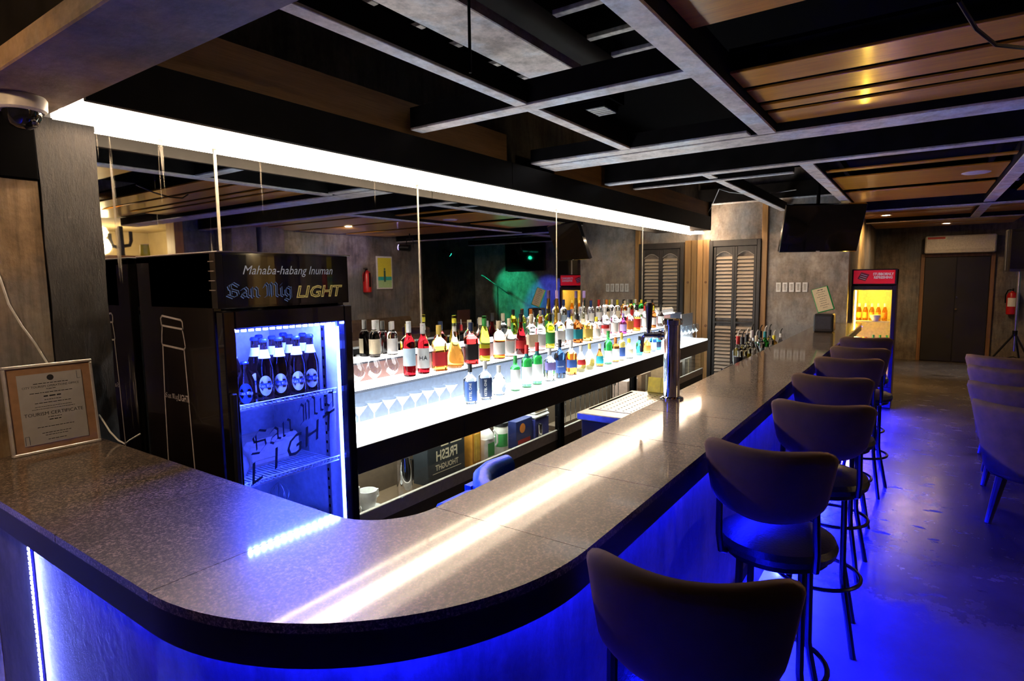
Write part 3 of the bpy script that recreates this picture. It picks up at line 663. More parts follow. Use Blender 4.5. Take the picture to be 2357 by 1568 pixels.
LEDGE_B = [ # x, h, R, kind, glass, label, cap, look, extras
 (2.83,.25,.036,'square','clear','blue','black','square clear spirit bottle with tall blue label', dict(sq=True, text='KETEL ONE', tcol='white', lz=(.08,.58))),
 (2.985,.25,.036,'square','clear','navy','white','square clear spirit bottle with navy label and white cap', dict(sq=True, text='KETEL ONE', tcol='white', lz=(.08,.58))),
 (3.135,.20,.050,'globe','clear',None,'white','round clear decanter bottle', dict(capf=(.78,1.0))),
 (3.33,.245,.036,'spirit','green','white','green','green spirit bottle with white and orange label', dict(lz=(.06,.62))),
 (3.475,.305,.038,'spirit','green','white','red','green bottle with white label and red cap', dict(neck='teal', lz=(.1,.5))),
 (3.615,.31,.038,'spirit','green','white','red','bright green bottle with white label and red cap', dict(neck='teal', lz=(.1,.5))),
 (3.79,.25,.038,'square','pale','purple','silver','pale square bottle with slanted purple label', dict(sq=True, level=.3, lz=(.35,.58))),
 (3.945,.30,.037,'square','navy','blue','black','dark blue square whisky bottle with slanted blue label', dict(sq=True, text='WALKER', tcol='white')),
 (4.125,.28,.038,'square','orange','blue','white','orange-red square whisky bottle with blue slanted label', dict(sq=True, level=.62, lz=(.22,.45))),
 (4.29,.215,.045,'globe','gold','red','white','round clear bottle of gold liquor with red label', dict(level=.45, lz=(.3,.5), arc=50)),
 (4.445,.22,.045,'globe','gold',None,'gold','round clear bottle of gold liquor without label', dict(level=.4)),
 (4.64,.20,.036,'decanter','brown','teal','cream','small dark brown bottle with teal label', dict()),
 (4.81,.30,.038,'wine','green','white','green','tall green bottle with plain white label', dict(lz=(.08,.42))),
 (4.965,.23,.037,'spirit','brown','white','orange','brown-red bottle with large white label', dict(lz=(.1,.55))),
 (5.10,.26,.035,'spirit','gold','blue','gold','yellow-capped bottle with bright blue label', dict()),
 (5.27,.19,.045,'decanter','pale','cream','yellow','squat pale yellow liqueur bottle', dict()),
 (5.53,.19,.034,'spirit','teal','teal','black','small teal bottle', dict()),
 (5.72,.17,.034,'square','amber','orange','white','small amber bottle', dict(sq=True)),
 (5.90,.20,.034,'spirit','blue','white','black','small blue bottle with white label', dict()),
 (6.04,.19,.034,'spirit','teal','navy','black','small teal bottle with navy label', dict())]
for i, (x, h, R, kd, gls, lb, cp, look, ex) in enumerate(LEDGE_B):
    bottle('liquor_bottle', f'{look}, {ORD[i]} from cooler, lower ledge', 'bottle', x, 2.288, .8502, h, R, kd, gls, lb, cp, group='bottles on the lower glowing ledge', **ex)
TIER2 = [
 (2.41,.315,.036,'wine','darkred','skyblue','white','red wine bottle with blue-white label and white capsule', dict(lz=(.2,.52), capf=(.80,1.0))),
 (2.525,.295,.036,'wine','darkred','white','white','red wine bottle with white label', dict(text='HA', tcol='black', lz=(.12,.52))),
 (2.665,.275,.042,'square','amber','red','gold','amber liqueur bottle with red label and gold stopper', dict(sq=True, level=.55, lz=(.12,.42))),
 (2.81,.325,.058,'cognac','gold',None,'yellow','bulbous golden cognac bottle with long neck', dict(level=.5, capf=(.86,1.0), neck='white')),
 (2.975,.27,.040,'square','red','black','navy','dark red bottle with black label and navy cap', dict(sq=True, level=.62, lz=(.12,.5))),
 (3.12,.305,.037,'burgundy','lime','red','green','yellow-green sparkling wine bottle with small red label', dict(lz=(.14,.3), capf=(.78,1.0))),
 (3.285,.26,.042,'spirit','orange','white','cream','orange liquor bottle with white label', dict(level=.5, lz=(.12,.45))),
 (3.41,.27,.038,'long','pale','white','cream','pale yellow bottle with wide white label', dict(lz=(.1,.42))),
 (3.56,.295,.040,'decanter','darkred','red','black','deep red pear-shaped bottle', dict(lz=(.15,.35))),
 (3.70,.285,.040,'square','clear','cream','cream','clear square bottle with cream label', dict(sq=True)),
 (3.83,.26,.040,'spirit','clear','white','orange','clear bottle with white label and brown cap', dict()),
 (3.97,.27,.038,'spirit','lime','green','black','clear bottle with lime green label', dict()),
 (4.12,.27,.038,'square','clear','white','silver','clear square gin bottle with white label', dict(sq=True)),
 (4.275,.285,.037,'spirit','clear','skyblue','blue','clear bottle with pale blue striped label', dict()),
 (4.42,.25,.038,'square','brown','teal','black','dark brown bottle with teal label', dict(sq=True)),
 (4.60,.23,.040,'square','gold','gold','white','golden square bottle with gold label', dict(sq=True, level=.6)),
 (4.78,.20,.038,'decanter','pale','white','yellow','short pale yellow bottle', dict()),
 (4.96,.28,.038,'spirit','clear','red','white','clear bottle with thin red label', dict(lz=(.3,.42))),
 (5.16,.26,.036,'spirit','clear','white','white','clear vodka bottle with white label', dict()),
 (5.36,.20,.036,'long','purple','lav','lav','slim purple-capped bottle', dict()),
 (5.50,.25,.038,'square','pink','pink' if 'pink' in LB else 'orange','white','pinkish rose liqueur bottle', dict(sq=True, level=.6)),
 (5.70,.27,.040,'spirit','amber','red','brown' if 'brown' in LB else 'black','amber rum bottle with red label', dict(level=.55)),
 (5.92,.25,.038,'spirit','clear','white','red','clear bottle with white label and red cap', dict()),
 (6.15,.24,.036,'spirit','brown','white','yellow','brown bottle with yellow cap', dict()),
 (6.38,.24,.036,'long','dark','white','black','almost black slim bottle', dict())]
for i, (x, h, R, kd, gls, lb, cp, look, ex) in enumerate(TIER2):
    bottle('liquor_bottle', f'{look}, {ORD[i]} from cooler, middle tier', 'bottle', x, 2.391, 1.0752, h, R, kd, gls, lb, cp, group='bottles on the middle glowing tier', **ex)
TIER3 = [
 (2.235,.205,.031,'wine','dark','cream','white','short dark wine bottle with white capsule', dict(lz=(.1,.5), capf=(.72,1.0))),
 (2.37,.19,.031,'wine','clear','white','white','short clear wine bottle with white capsule and ribbon', dict(lz=(.1,.5), capf=(.70,1.0))),
 (3.71,.19,.031,'spirit','lime','green','black','small bright green liqueur bottle', dict()),
 (3.835,.19,.031,'square','clear','cream','orange','small clear bottle with orange cap', dict(sq=True)),
 (3.975,.17,.030,'spirit','clear','white','silver','small clear bottle with silver cap', dict()),
 (4.095,.18,.031,'spirit','lime','green','black','small lime green bottle with black cap', dict()),
 (4.235,.325,.031,'cone','gold','orange','lav','very tall tapering yellow liqueur bottle with lilac cap', dict(lz=(.05,.2))),
 (4.345,.245,.031,'spirit','clear','skyblue','blue','clear bottle with blue cap and pale blue label', dict()),
 (4.715,.31,.031,'cone','pale','cream','lav','very tall tapering pale bottle with lilac cap', dict(lz=(.05,.2))),
 (4.85,.22,.031,'spirit','clear','white','blue','clear bottle with bright blue cap', dict(capf=(.72,1.0))),
 (5.01,.22,.031,'spirit','clear','white','red','clear bottle with bright red cap', dict(capf=(.72,1.0))),
 (5.18,.215,.031,'spirit','pale','cream','orange','pale bottle with brown cap', dict()),
 (5.295,.215,.031,'square','clear','white','white','clear square bottle with white cap', dict(sq=True)),
 (5.425,.205,.031,'spirit','clear','cream','yellow','clear bottle with bright yellow cap', dict(capf=(.74,1.0))),
 (5.605,.19,.031,'spirit','pale','white','cream','pale bottle with cream cap', dict()),
 (5.76,.195,.031,'spirit','amber','red','black','amber bottle with black cap', dict()),
 (5.875,.195,.031,'long','clear','white','white','slim clear bottle with white cap', dict()),
 (6.04,.185,.031,'spirit','green','white','yellow','green bottle with yellow cap', dict()),
 (6.19,.15,.030,'spirit','pale','cream','yellow','small pale bottle with yellow cap', dict()),
 (6.355,.18,.031,'spirit','brown','cream','black','brown bottle with black cap', dict())]
for i, (x, h, R, kd, gls, lb, cp, look, ex) in enumerate(TIER3):
    bottle('liquor_bottle', f'{look}, {ORD[i]} from cooler, top tier', 'bottle', x, 2.482, 1.2002, h, R, kd, gls, lb, cp, group='bottles on the top glowing tier', **ex)
# ------------------------------------------------------------------ stemware
mart = [(0,0),(.036,0),(.037,.002),(.006,.005),(.0035,.012),(.0035,.062),(.006,.068),(.049,.125),(.048,.1255),(.0045,.070),(0,.068)]
mart_me = G().lathe(mart, 24).mesh('bowl', GLASSW)
for i, (x, y) in enumerate([(2.03+.105*k, 2.395) for k in range(8)]):
    o = thing('cocktail_glass', f'clear cone-shaped cocktail glass, {ORD[i]} from the cooler under the middle tier', 'glass', (x, y, .8502), 0, 'cocktail glasses on the lower ledge')
    put('bowl', mart_me, o)
    put('foot_rim', G().lathe([(.0355,.0003),(.0375,.0003),(.0375,.0026),(.0355,.0026),(.0355,.0003)], 24).mesh('foot_rim', pm('teal_glass_edge', (.02,.30,.36), .2)), o)
snift = [(0,0),(.032,0),(.033,.002),(.006,.006),(.004,.02),(.012,.028),(.034,.048),(.042,.070),(.040,.090),(.027,.122),(.026,.122),(.039,.089),(.041,.070),(.033,.050),(0,.032)]
sn_me = G().lathe(snift, 24).mesh('bowl', GLASSW)
for i, (x, q) in enumerate(((2.03,'nearest the cooler'),(2.145,'in the middle of three'),(2.275,'beside the red wine'))):
    o = thing('brandy_snifter', f'clear brandy snifter on the middle tier, {q}', 'glass', (x, 2.395, 1.0752), 0, 'brandy snifters on the middle tier'); put('bowl', sn_me, o)
wg = [(0,0),(.034,0),(.034,.002),(.006,.005),(.0035,.012),(.0035,.085),(.014,.094),(.034,.118),(.038,.145),(.034,.19),(.0335,.19),(.037,.145),(.033,.119),(0,.095)]
wg_me = G().lathe(wg, 24).mesh('bowl', GLASSW)
for i, (x, q) in enumerate(((6.82,'nearest the small bottles'),(6.95,'second from the small bottles'),(7.08,'third from the small bottles'),(7.22,'fourth from the small bottles'),(7.35,'at the shelf end'))):
    o = thing('wine_glass', f'stemmed wine glass at the far end of the ledge, {q}', 'glass', (x, 2.29, .8502), 0, 'wine glasses at the ledge end'); put('bowl', wg_me, o)
t = thing('rolled_towel', 'rolled white towel at the far end of the top tier', 'towel', (6.7, 2.478, 1.2002))
part(t, 'roll', G().tube([(-.25,0,.034),(-.245,0,.034),(.245,0,.034),(.25,0,.034)], [.026,.034,.034,.026], 16), pm('white_towel', (.85,.83,.78), .9, bump=.4, bs=200))
part(t, 'loose_edge', G().box(-.244,.244,-.034,-.028,.010,.05,.002), MATS['white_towel'])
# ------------------------------------------------------------------ beer cooler
CB = pm('cooler_black', (.009,.006,.006), .25, coat=.2, var=.25, vs=6)
CW = pm('cooler_liner', (.72,.74,.80), .4)
c = thing('beer_cooler', 'tall black glass-door beer cooler with blue-lit shelves and lettered header', 'cooler', (1.32, 2.19, 0))
x0, x1, yf, yb, zt = 1.051, 1.597, 1.93, 2.483, 1.727
part(c, 'side_panel', G().box(x0, x0+.03, yf+.02, yb, .02, zt-.005, .003), CB, world=True)
part(c, 'side_panel', G().box(x1-.03, x1, yf+.02, yb, .02, zt-.005, .003), CB, world=True)
part(c, 'top_panel', G().box(x0, x1, yf+.02, yb, zt-.03, zt-.004, .003), CB, world=True)
part(c, 'top_trim', G().box(x0-.002, x1+.002, yf-.03, yb, zt-.005, zt, .002), pm('trim_grey', (.35,.30,.28), .35), world=True)
part(c, 'back_liner', G().box(x0+.03, x1-.03, yb-.06, yb-.01, .1, 1.5), CW, world=True, smooth=False)
part(c, 'side_liner', G().box(x0+.03, x0+.04, yf+.03, yb-.06, .1, 1.5), CW, world=True, smooth=False)
part(c, 'side_liner', G().box(x1-.04, x1-.03, yf+.03, yb-.06, .1, 1.5), CW, world=True, smooth=False)
part(c, 'top_liner', G().box(x0+.03, x1-.03, yf+.03, yb-.06, 1.5, 1.515), CW, world=True, smooth=False)
part(c, 'floor_liner', G().box(x0+.03, x1-.03, yf+.03, yb-.06, .52, .54), CW, world=True, smooth=False)
part(c, 'base_box', G().box(x0, x1, yf+.01, yb, .0, .1, .003), CB, world=True)
# slightly bulged header
N = 12; prof = [(x0 + (x1-x0)*i/N, yf-.012-.022*sin(pi*i/N)) for i in range(N+1)]
part(c, 'header', G().prism(prof+[(x1, yb-.1), (x0, yb-.1)], 1.537, 1.724), BLKGLOSS, world=True, ang=40)
def hy(x): return yf-.012-.022*sin(pi*(x-x0)/(x1-x0))-.0012
hp = G(); m = 20
for i in range(m):
    a, b = x0+.024+(x1-x0-.034)*i/m, x0+.024+(x1-x0-.034)*(i+1)/m
    hp.add([(a,hy(a),1.545),(b,hy(b),1.545),(b,hy(b),1.716),(a,hy(a),1.716)], [(0,1,2,3)])
hdr = part(c, 'sign_panel', hp, pm('sign_black', (.006,.008,.012), .08, coat=1.0), world=True, recalc=False)
def on_header(g):
    g.v = [(x, hy(x)-.0008-(y if abs(y) < .01 else 0), z) for x, y, z in g.v]; return g
ux, uz = (1,0,0), (0,0,1)
def sub_world(parent, name, g, mat, **k): return part(parent, name, g, mat, world=True, smooth=False, recalc=False, **k)
def fit_text(g, txt, x0_, x1_, zc, h_, y=0.0, **k):
    vs, fs = text_geo(txt, 1.0, **k); a, b = min(v[0] for v in vs), max(v[0] for v in vs); c_, d_ = min(v[1] for v in vs), max(v[1] for v in vs)
    return g.add([(x0_+(u-a)/(b-a)*(x1_-x0_), y, zc+((v-c_)/(d_-c_)-.5)*h_) for u, v in vs], fs)
SW = pm('sign_white_print', (.75,.78,.85), .5, emit=(.75,.8,.9), es=.16); SB = pm('sign_blue_print', (.25,.40,.85), .5, emit=(.22,.36,.75), es=.22); SK = pm('sign_core_print', (.015,.03,.09), .4)  # faint emission put into the unlit header lettering so it reads
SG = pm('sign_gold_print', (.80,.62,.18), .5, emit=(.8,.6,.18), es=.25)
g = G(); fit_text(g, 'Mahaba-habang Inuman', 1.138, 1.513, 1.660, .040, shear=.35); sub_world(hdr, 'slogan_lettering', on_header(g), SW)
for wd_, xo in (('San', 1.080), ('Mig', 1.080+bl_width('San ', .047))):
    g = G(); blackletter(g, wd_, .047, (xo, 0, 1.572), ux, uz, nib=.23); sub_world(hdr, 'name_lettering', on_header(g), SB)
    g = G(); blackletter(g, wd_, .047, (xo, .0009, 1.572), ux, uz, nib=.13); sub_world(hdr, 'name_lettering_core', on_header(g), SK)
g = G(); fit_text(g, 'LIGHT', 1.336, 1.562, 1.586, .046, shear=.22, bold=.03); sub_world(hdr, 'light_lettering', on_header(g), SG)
g = G(); fit_text(g, 'LIGHT', 1.341, 1.557, 1.586, .038, y=.0009, shear=.22, bold=-.025); sub_world(hdr, 'light_lettering_core', on_header(g), MATS['sign_black'])
# louvres on the header side
for k in range(4): part(c, 'side_vent', G().box(x0-.003, x0+.001, yf-.005, yf+.03, 1.692-k*.032, 1.695-k*.032), MATS['trim_grey'], world=True, smooth=False)
# door: frame, pane, lettering
dr = part(c, 'door', G().box(x0+.004, x0+.047, yf-.03, yf+.012, .10, 1.527, .004).box(x1-.040, x1, yf-.03, yf+.012, .10, 1.527, .004).box(x0+.047, x1-.040, yf-.03, yf+.012, 1.465, 1.527, .003).box(x0+.047, x1-.040, yf-.03, yf+.012, .10, .50, .003), BLKGLOSS, world=True)
pn = part(dr, 'pane', G().box(x0+.046, x1-.039, yf-.012, yf-.006, .49, 1.467), PANE, world=True, smooth=False)
U2 = Vector((.93, 0, .34)); V2 = Vector((0, 0, 1))
PPD = pm('pane_print_dark', (.05,.12,.60), .5)
for wd_, xo in (('San', 0.0), ('Mig', bl_width('San ', .078))):
    g = G(); blackletter(g, wd_, .078, tuple(Vector((1.135, yf-.0135, 1.005))+U2*xo), U2, V2, nib=.10); part(dr, 'pane_lettering', g, PPD, world=True, smooth=False, recalc=False)
for k_, ch in enumerate('LIGHT'):
    g = G(); o_ = Vector((1.15, yf-.0135, .945))+U2*(.085*k_); flat_text(g, ch, .11, tuple(o_), U2, V2, shear=.1, bold=.0002); part(dr, 'pane_letter', g, PPD, world=True, smooth=False, recalc=False)
part(dr, 'handle', G().box(x0+.008, x0+.028, yf-.05, yf-.03, .8, 1.25, .004), DARKPL, world=True)
g = G()
for i in range(15): g.box(x0+.075+i*.028, x0+.087+i*.028, yf+.022, yf+.034, 1.450, 1.458)
part(c, 'led_row', g, E_COOL, world=True, smooth=False)['kind'] = 'stuff'
part(c, 'led_rail', G().box(x0+.06, x1-.05, yf+.018, yf+.038, 1.458, 1.5), WHITEPL, world=True, smooth=False)
part(c, 'side_led', G().box(x1-.040, x1-.034, yf+.014, yf+.022, .60, 1.44), emat('cooler_side_led', (.03,.065,1.0), 150.0), world=True, smooth=False)  # glowing strips added behind the frame to brighten the whole interior
part(c, 'side_led', G().box(x0+.034, x0+.040, yf+.014, yf+.022, .60, 1.44), MATS['cooler_side_led'], world=True, smooth=False)
WIRE = pm('white_wire', (.8,.82,.88), .35)
for z in (1.172, .885):
    g = G()
    for i in range(26): g.cyl((x0+.052+i*.0176, yf+.04, z), (x0+.052+i*.0176, yb-.07, z), .0022, n=5)
    for y in (yf+.04, yf+.16, yb-.22, yb-.07): g.cyl((x0+.042, y, z-.004), (x1-.042, y, z-.004), .003, n=6)
    g.cyl((x0+.042, yf+.036, z+.014), (x1-.042, yf+.036, z+.014), .003, n=6)
    for i in range(26): g.cyl((x0+.052+i*.0176, yf+.038, z), (x0+.052+i*.0176, yf+.036, z+.014), .0018, n=5)
    part(c, 'wire_shelf', g, WIRE, world=True)
part(c, 'shelf_track', G().box(x1-.044, x1-.040, yf+.10, yf+.12, .55, 1.48), STEEL, world=True, smooth=False)
g = G()
for i in range(22): g.box(x1-.0455, x1-.0438, yf+.106, yf+.114, .58+i*.04, .592+i*.04)
part(c, 'track_slots', g, BLACK, world=True, smooth=False)
# bottle outline printed on the cooler's side
g = G(); xx = x0-.0012
ol = [(2.312,1.499),(2.305,1.504),(2.17,1.492),(2.160,1.485),(2.158,1.462),(2.163,1.456),(2.155,1.425),(2.150,1.397),(2.160,1.385),(2.152,1.189),(2.142,.9)]
ol2 = [(2.312,1.499),(2.318,1.494),(2.315,1.470),(2.310,1.466),(2.318,1.43),(2.322,1.402),(2.316,1.393),(2.329,1.211),(2.342,.9)]
PRS = pm('side_print', (.50,.45,.46), .5)
for path in (ol, ol2, [(2.314,1.468),(2.160,1.459)], [(2.317,1.395),(2.158,1.386)]):
    for (a, b), (a2, b2) in zip(path[:-1], path[1:]):
        d = Vector((a2-a, b2-b)); nn = Vector((-d.y, d.x)).normalized()*.0035; e2 = d.normalized()*.002
        g.add([(xx, a-e2.x-nn.x, b-e2.y-nn.y), (xx, a2+e2.x-nn.x, b2+e2.y-nn.y), (xx, a2+e2.x+nn.x, b2+e2.y+nn.y), (xx, a-e2.x+nn.x, b-e2.y+nn.y)], [(0,1,2,3)])
part(c, 'side_graphic', g, PRS, world=True, smooth=False, recalc=False)
g = G(); blackletter(g, 'San Mig', .0185, (x0-.0013, 2.324, 1.197), (0,-1,0), (0,0,1), nib=.17); flat_text(g, 'LIGHT', .034, (x0-.0013, 2.190, 1.204), (0,-1,0), (0,0,1), bold=.0008, sx=.78)
part(c, 'side_lettering', g, PRS, world=True, smooth=False, recalc=False)
# beers in the cooler
BEER_W = ['with round label at the right front','beside the right front one','at the centre front','left of the centre front one','at the left front','in the second row at the right','in the second row, second from the right','in the second row at the centre','in the second row, second from the left','in the second row at the left','in the back row at the right','in the back row at the centre','in the back row at the left']
spots = [(1.475,2.02),(1.405,2.01),(1.335,2.02),(1.272,2.02),(1.135,2.035),(1.50,2.10),(1.43,2.09),(1.36,2.10),(1.29,2.11),(1.20,2.12),(1.47,2.19),(1.36,2.19),(1.24,2.20)]
def beer(label, x, y, z, h=.235, R=.032, neck=True, lab='white', txt='San Mig', face=radians(238)):
    t = thing('beer_bottle', label, 'bottle', (x, y, z), 0, 'beer bottles on the top cooler shelf')
    put('glass_body', bottle_geo('beer', h, R, 'beer', None, False), t); pf = PROF['beer']
    put('crown_cap', G().lathe([(.0145,h*.955),(.0155,h*.965),(.0155,h*.99),(.012,h+.003),(0,h+.003)], 16).mesh('crown_cap', pm('crown_blue', (.05,.08,.4), .3, metal=.7)), t)
    if neck: put('neck_label', G().lathe([(pr_r(pf, q)*R+.0008, q*h) for q in (.70,.75,.80,.84)], 16).mesh('neck_label', LB['white']), t)
    # oval body label with an inner band and lettering
    g = G(); rr = R+.0008; vs = [(rr*cos(face), rr*sin(face), h*.27)]; n = 24
    for k in range(n):
        a = 2*pi*k/n; an = face+.75*cos(a); vs.append((rr*cos(an), rr*sin(an), h*.27+.038*sin(a)))
    lo = put('label', g.add(vs, [(0, 1+k, 1+(k+1) % n) for k in range(n)]).mesh('label', LB[lab], smooth=False, recalc=False), t)
    g = G(); rr += .0005; g.lathe([(rr, h*.235),(rr, h*.31)], 12, a0=face-.68, a1=face+.68); lo2 = put('label_band', g.mesh('label_band', LB['blue'], recalc=False), t)
    g = G(); blackletter(g, txt if all(ch in BL for ch in txt) else 'San Mig', .0105, (0,0,0), (1,0,0), (0,1,0), nib=.2); rr += .0004
    mx_ = max(v[0] for v in g.v)/2
    g.v = [(rr*cos(face+(u-mx_)/rr), rr*sin(face+(u-mx_)/rr), h*.248+v) for u, v, _ in g.v]
    put('lettering', g.mesh('lettering', LB['white'], smooth=False, recalc=False), lo2)
    return t
for q, (x, y) in zip(BEER_W, spots): beer('brown beer bottle with white neck label, '+q, x, y, 1.1745)
beer('short dark stubby beer bottle with wide label, left of centre in the cooler', 1.206, 2.045, 1.1745, .155, .0325, False, 'blue')
# lower cooler goods
t = thing('wrapped_parcel', 'pale wrapped food parcel on the lower cooler shelf', 'parcel', (1.36, 2.2, .8875))
part(t, 'wrap', G().box(-.12, .13, -.07, .09, 0, .11, .015), pm('parcel_wrap', (.62,.52,.45), .5, bump=.5, bs=25))
part(t, 'fold', G().box(-.10, .06, -.076, -.068, .03, .09, .003), MATS['parcel_wrap'])
t = thing('plastic_bag', 'crumpled plastic bag at the left of the lower cooler shelf', 'bag', (1.17, 2.12, .8875))
g = G().lathe([(0,0),(.05,0),(.062,.03),(.055,.07),(.03,.10),(.034,.115),(0,.118)], 14)
g.v = [(x*(1+.12*sin(7*z*20+x*60)), y*(1+.12*cos(9*z*20+y*50)), z) for x, y, z in g.v]; part(t, 'bag_body', g, pm('bag_film', (.5,.52,.62), .25)); part(t, 'knot', G().lathe([(0,.112),(.014,.118),(.02,.135),(0,.14)], 10), MATS['bag_film'])
t = thing('whisk', 'steel balloon whisk standing in the bottom of the cooler', 'whisk', (1.42, 2.2, .5402))
part(t, 'handle', G().cyl((0,0,0),(0,0,.13), .012), STEEL)
for k in range(6):
    a = pi*k/6; g = G(); pts = [(.038*sin(pi*i/12)**.8*cos(a)*(1 if 1 else 0), .038*sin(pi*i/12)**.8*sin(a), .13+.11*i/12) for i in range(13)]
    g.tube(pts, .0016, 5); g.tube([(-x_, -y_, z_) for x_, y_, z_ in pts], .0016, 5); part(t, 'wire_loop', g, STEEL)
t = thing('cooking_pot', 'small two-handled steel pot in the bottom of the cooler', 'pot', (1.44, 2.10, .5402))
part(t, 'pan', G().lathe([(0,0),(.066,0),(.07,.006),(.07,.115),(.074,.118),(.072,.12),(.067,.116),(.066,.01),(0,.008)], 28), STEEL)
for s in (-1, 1): part(t, 'handle', G().tube([(s*.07,-.02,.10),(s*.095,-.02,.102),(s*.095,.02,.102),(s*.07,.02,.10)], .004, 6), STEEL)
part(t, 'contents', G().lathe([(0,.085),(.03,.09),(.066,.083)], 20), pm('pot_contents', (.03,.02,.02), .4, bump=.6, bs=120))
# ------------------------------------------------------------------ framed certificate leaning on the wall
fr = thing('framed_certificate', 'tan-matted framed tourism certificate leaning at the left end of the counter', 'picture frame', (.745, 2.448, 1.0502))
W_, H_ = .258, .305
tilt = Matrix.Translation((0,.0,0)) @ Matrix.Rotation(radians(-5.5), 4, 'X')
def fpart(name, g, mat, **k):
    g.v = [tuple(tilt @ Vector(p)) for p in g.v]; return part(fr, name, g, mat, **k)
fpart('outer_frame', G().box(-W_/2, W_/2, 0, .018, .0, .010, .002).box(-W_/2, W_/2, 0, .018, H_-.010, H_, .002).box(-W_/2, -W_/2+.009, 0, .018, .010, H_-.010, .002).box(W_/2-.009, W_/2, 0, .018, .010, H_-.010, .002), pm('frame_silver', (.62,.58,.55), .3, metal=.4))
fpart('mat_board', G().box(-W_/2+.008, W_/2-.008, .006, .016, .009, H_-.009), pm('mat_tan', (.42,.24,.13), .6), smooth=False)
pp = fpart('paper', G().box(-.093, .093, .0035, .0065, .030, H_-.034), pm('paper_grey', (.50,.49,.50), .5, var=.05), smooth=False)
g = G(); zz = H_-.034
flat_text(g, 'CITY TOURISM OPERATIONS OFFICE', .0100, (0, .0030, zz-.045), (1,0,0), (0,0,1)); flat_text(g, 'TOURISM CERTIFICATE', .0165, (0, .0030, zz-.139), (1,0,0), (0,0,1))
for q_, (wd_, sz, dz) in enumerate(((.100,.0038,.034),(.030,.003,.054),(.126,.0036,.066),(.050,.0070,.079),(.048,.003,.091),(.104,.0036,.101),(.106,.0024,.114),(.124,.0024,.122),(.040,.003,.152),(.034,.005,.161),(.106,.0034,.184),(.084,.0032,.205),(.066,.003,.213),(.054,.0036,.228))):
    word_marks(g, (0, .0030, zz-dz), (1,0,0), (0,0,1), wd_, sz, q_)
fpart('lettering', g, pm('ink_black', (.02,.02,.025), .5), smooth=False, recalc=False)
fpart('seal', G().cyl((0,.0028,zz-.016), (0,.0034,zz-.016), .010, n=20), MATS['ink_black'])
fpart('corner_mark', G().box(-.090,-.089,.0028,.0034,.033,.062).box(-.0895,-.078,.0028,.0034,.061,.062).box(-.079,-.078,.0028,.0034,.033,.062).box(.078,.079,.0028,.0034,H_-.064,H_-.037).box(.078,.090,.0028,.0034,H_-.064,H_-.063), pm('ink_blue', (.02,.04,.10), .5), smooth=False)
fpart('cover_glass', G().box(-W_/2+.009, W_/2-.009, .0012, .0022, .010, H_-.010), PANE, smooth=False)
fpart('back_stand', G().box(-.05, .05, .018, .022, .02, .25), DARKPL, smooth=False)
# cables at the left
g = G(); g.tube([(.56,2.506,1.97),(.60,2.506,1.80),(.644,2.506,1.648),(.66,2.506,1.561),(.689,2.506,1.486),(.72,2.506,1.424),(.751,2.506,1.347),(.765,2.504,1.25),(.77,2.502,1.15)], .0035, 6)
tag(put('wall_cable', g.mesh('wall_cable', WHITEPL)), 'white cable hanging down the left wall behind the certificate', 'cable')
g = G(); g.tube([(.887,2.49,1.14),(.888,2.45,1.115),(.892,2.42,1.085),(.898,2.37,1.058),(.896,2.31,1.0540),(.915,2.32,1.062),(.955,2.33,1.075)], .003, 6)
tag(put('counter_cable', g.mesh('counter_cable', WHITEPL)), 'thin white cable curling over the counter edge beside the cooler', 'cable')
# security camera under the plaster beam
t = thing('security_camera', 'white dome security camera under the beam, upper left', 'camera', (.685, 2.30, 2.199))
part(t, 'base', G().lathe([(0,0),(.062,0),(.066,-.008),(.064,-.040),(.056,-.046),(0,-.046)], 28), WHITEPL)
part(t, 'dome', G().lathe([(.050,-.046),(.048,-.065),(.036,-.086),(.018,-.096),(0,-.098)], 28), pm('dome_smoked', (.01,.01,.012), .05, coat=1.0))
part(t, 'lens', G().lathe([(0,-.100),(.010,-.098),(.012,-.090),(0,-.085)], 16, c=(.02,-.03,.012)), CHROME)
# ------------------------------------------------------------------ beer tap, drip tray, yellow pad
t = thing('beer_tap', 'chrome beer tap column with black handle on the counter edge', 'beer tap', (2.675, .945, 1.05))
part(t, 'base_flange', G().lathe([(0,0),(.055,0),(.055,.008),(.040,.014),(0,.014)], 28), CHROME)
part(t, 'column', G().cyl((0,0,.01),(0,0,.355), .0375, n=32), CHROME)
part(t, 'cap', G().lathe([(.0375,.350),(.047,.352),(.047,.374),(.042,.380),(0,.381)], 28), CHROME)
part(t, 'shank', G().cyl((0,.03,.30),(0,.085,.30), .016, n=16).cyl((0,.05,.30),(0,.062,.30), .024, n=16), CHROME)
fa = part(t, 'faucet', G().cyl((0,.08,.30),(0,.135,.297), .013, n=14).tube([(0,.125,.30),(0,.145,.285),(0,.150,.25),(0,.150,.215)], .009, 10).cyl((0,.115,.31),(0,.115,.325), .013, n=14), CHROME)
part(fa, 'tap_handle', G().lathe([(.008,.322),(.012,.33),(.016,.40),(.018,.44),(.014,.452),(0,.455)], 16, c=(0,.115,0)), pm('handle_black', (.02,.012,.01), .35))
t = thing('drip_tray', 'stainless drip tray station with perforated top behind the counter', 'drip tray', (2.80, 1.17, 0))
part(t, 'top', G().box(2.46, 3.12, 1.0, 1.335, .945, .98, .004), STEEL, world=True)
part(t, 'grille', G().box(2.56, 3.06, 1.09, 1.30, .9801, .9825, .001), pm('tray_grille', (.62,.61,.60), .3, metal=.9), world=True)
part(t, 'slot', G().box(2.55, 3.07, 1.305, 1.318, .9801, .9822), BLACK, world=True, smooth=False)
g = G()
for i in range(14):
    for j in range(5): g.cyl((2.59+i*.034, 1.11+j*.04, .9826), (2.59+i*.034, 1.11+j*.04, .983), .005, n=8)
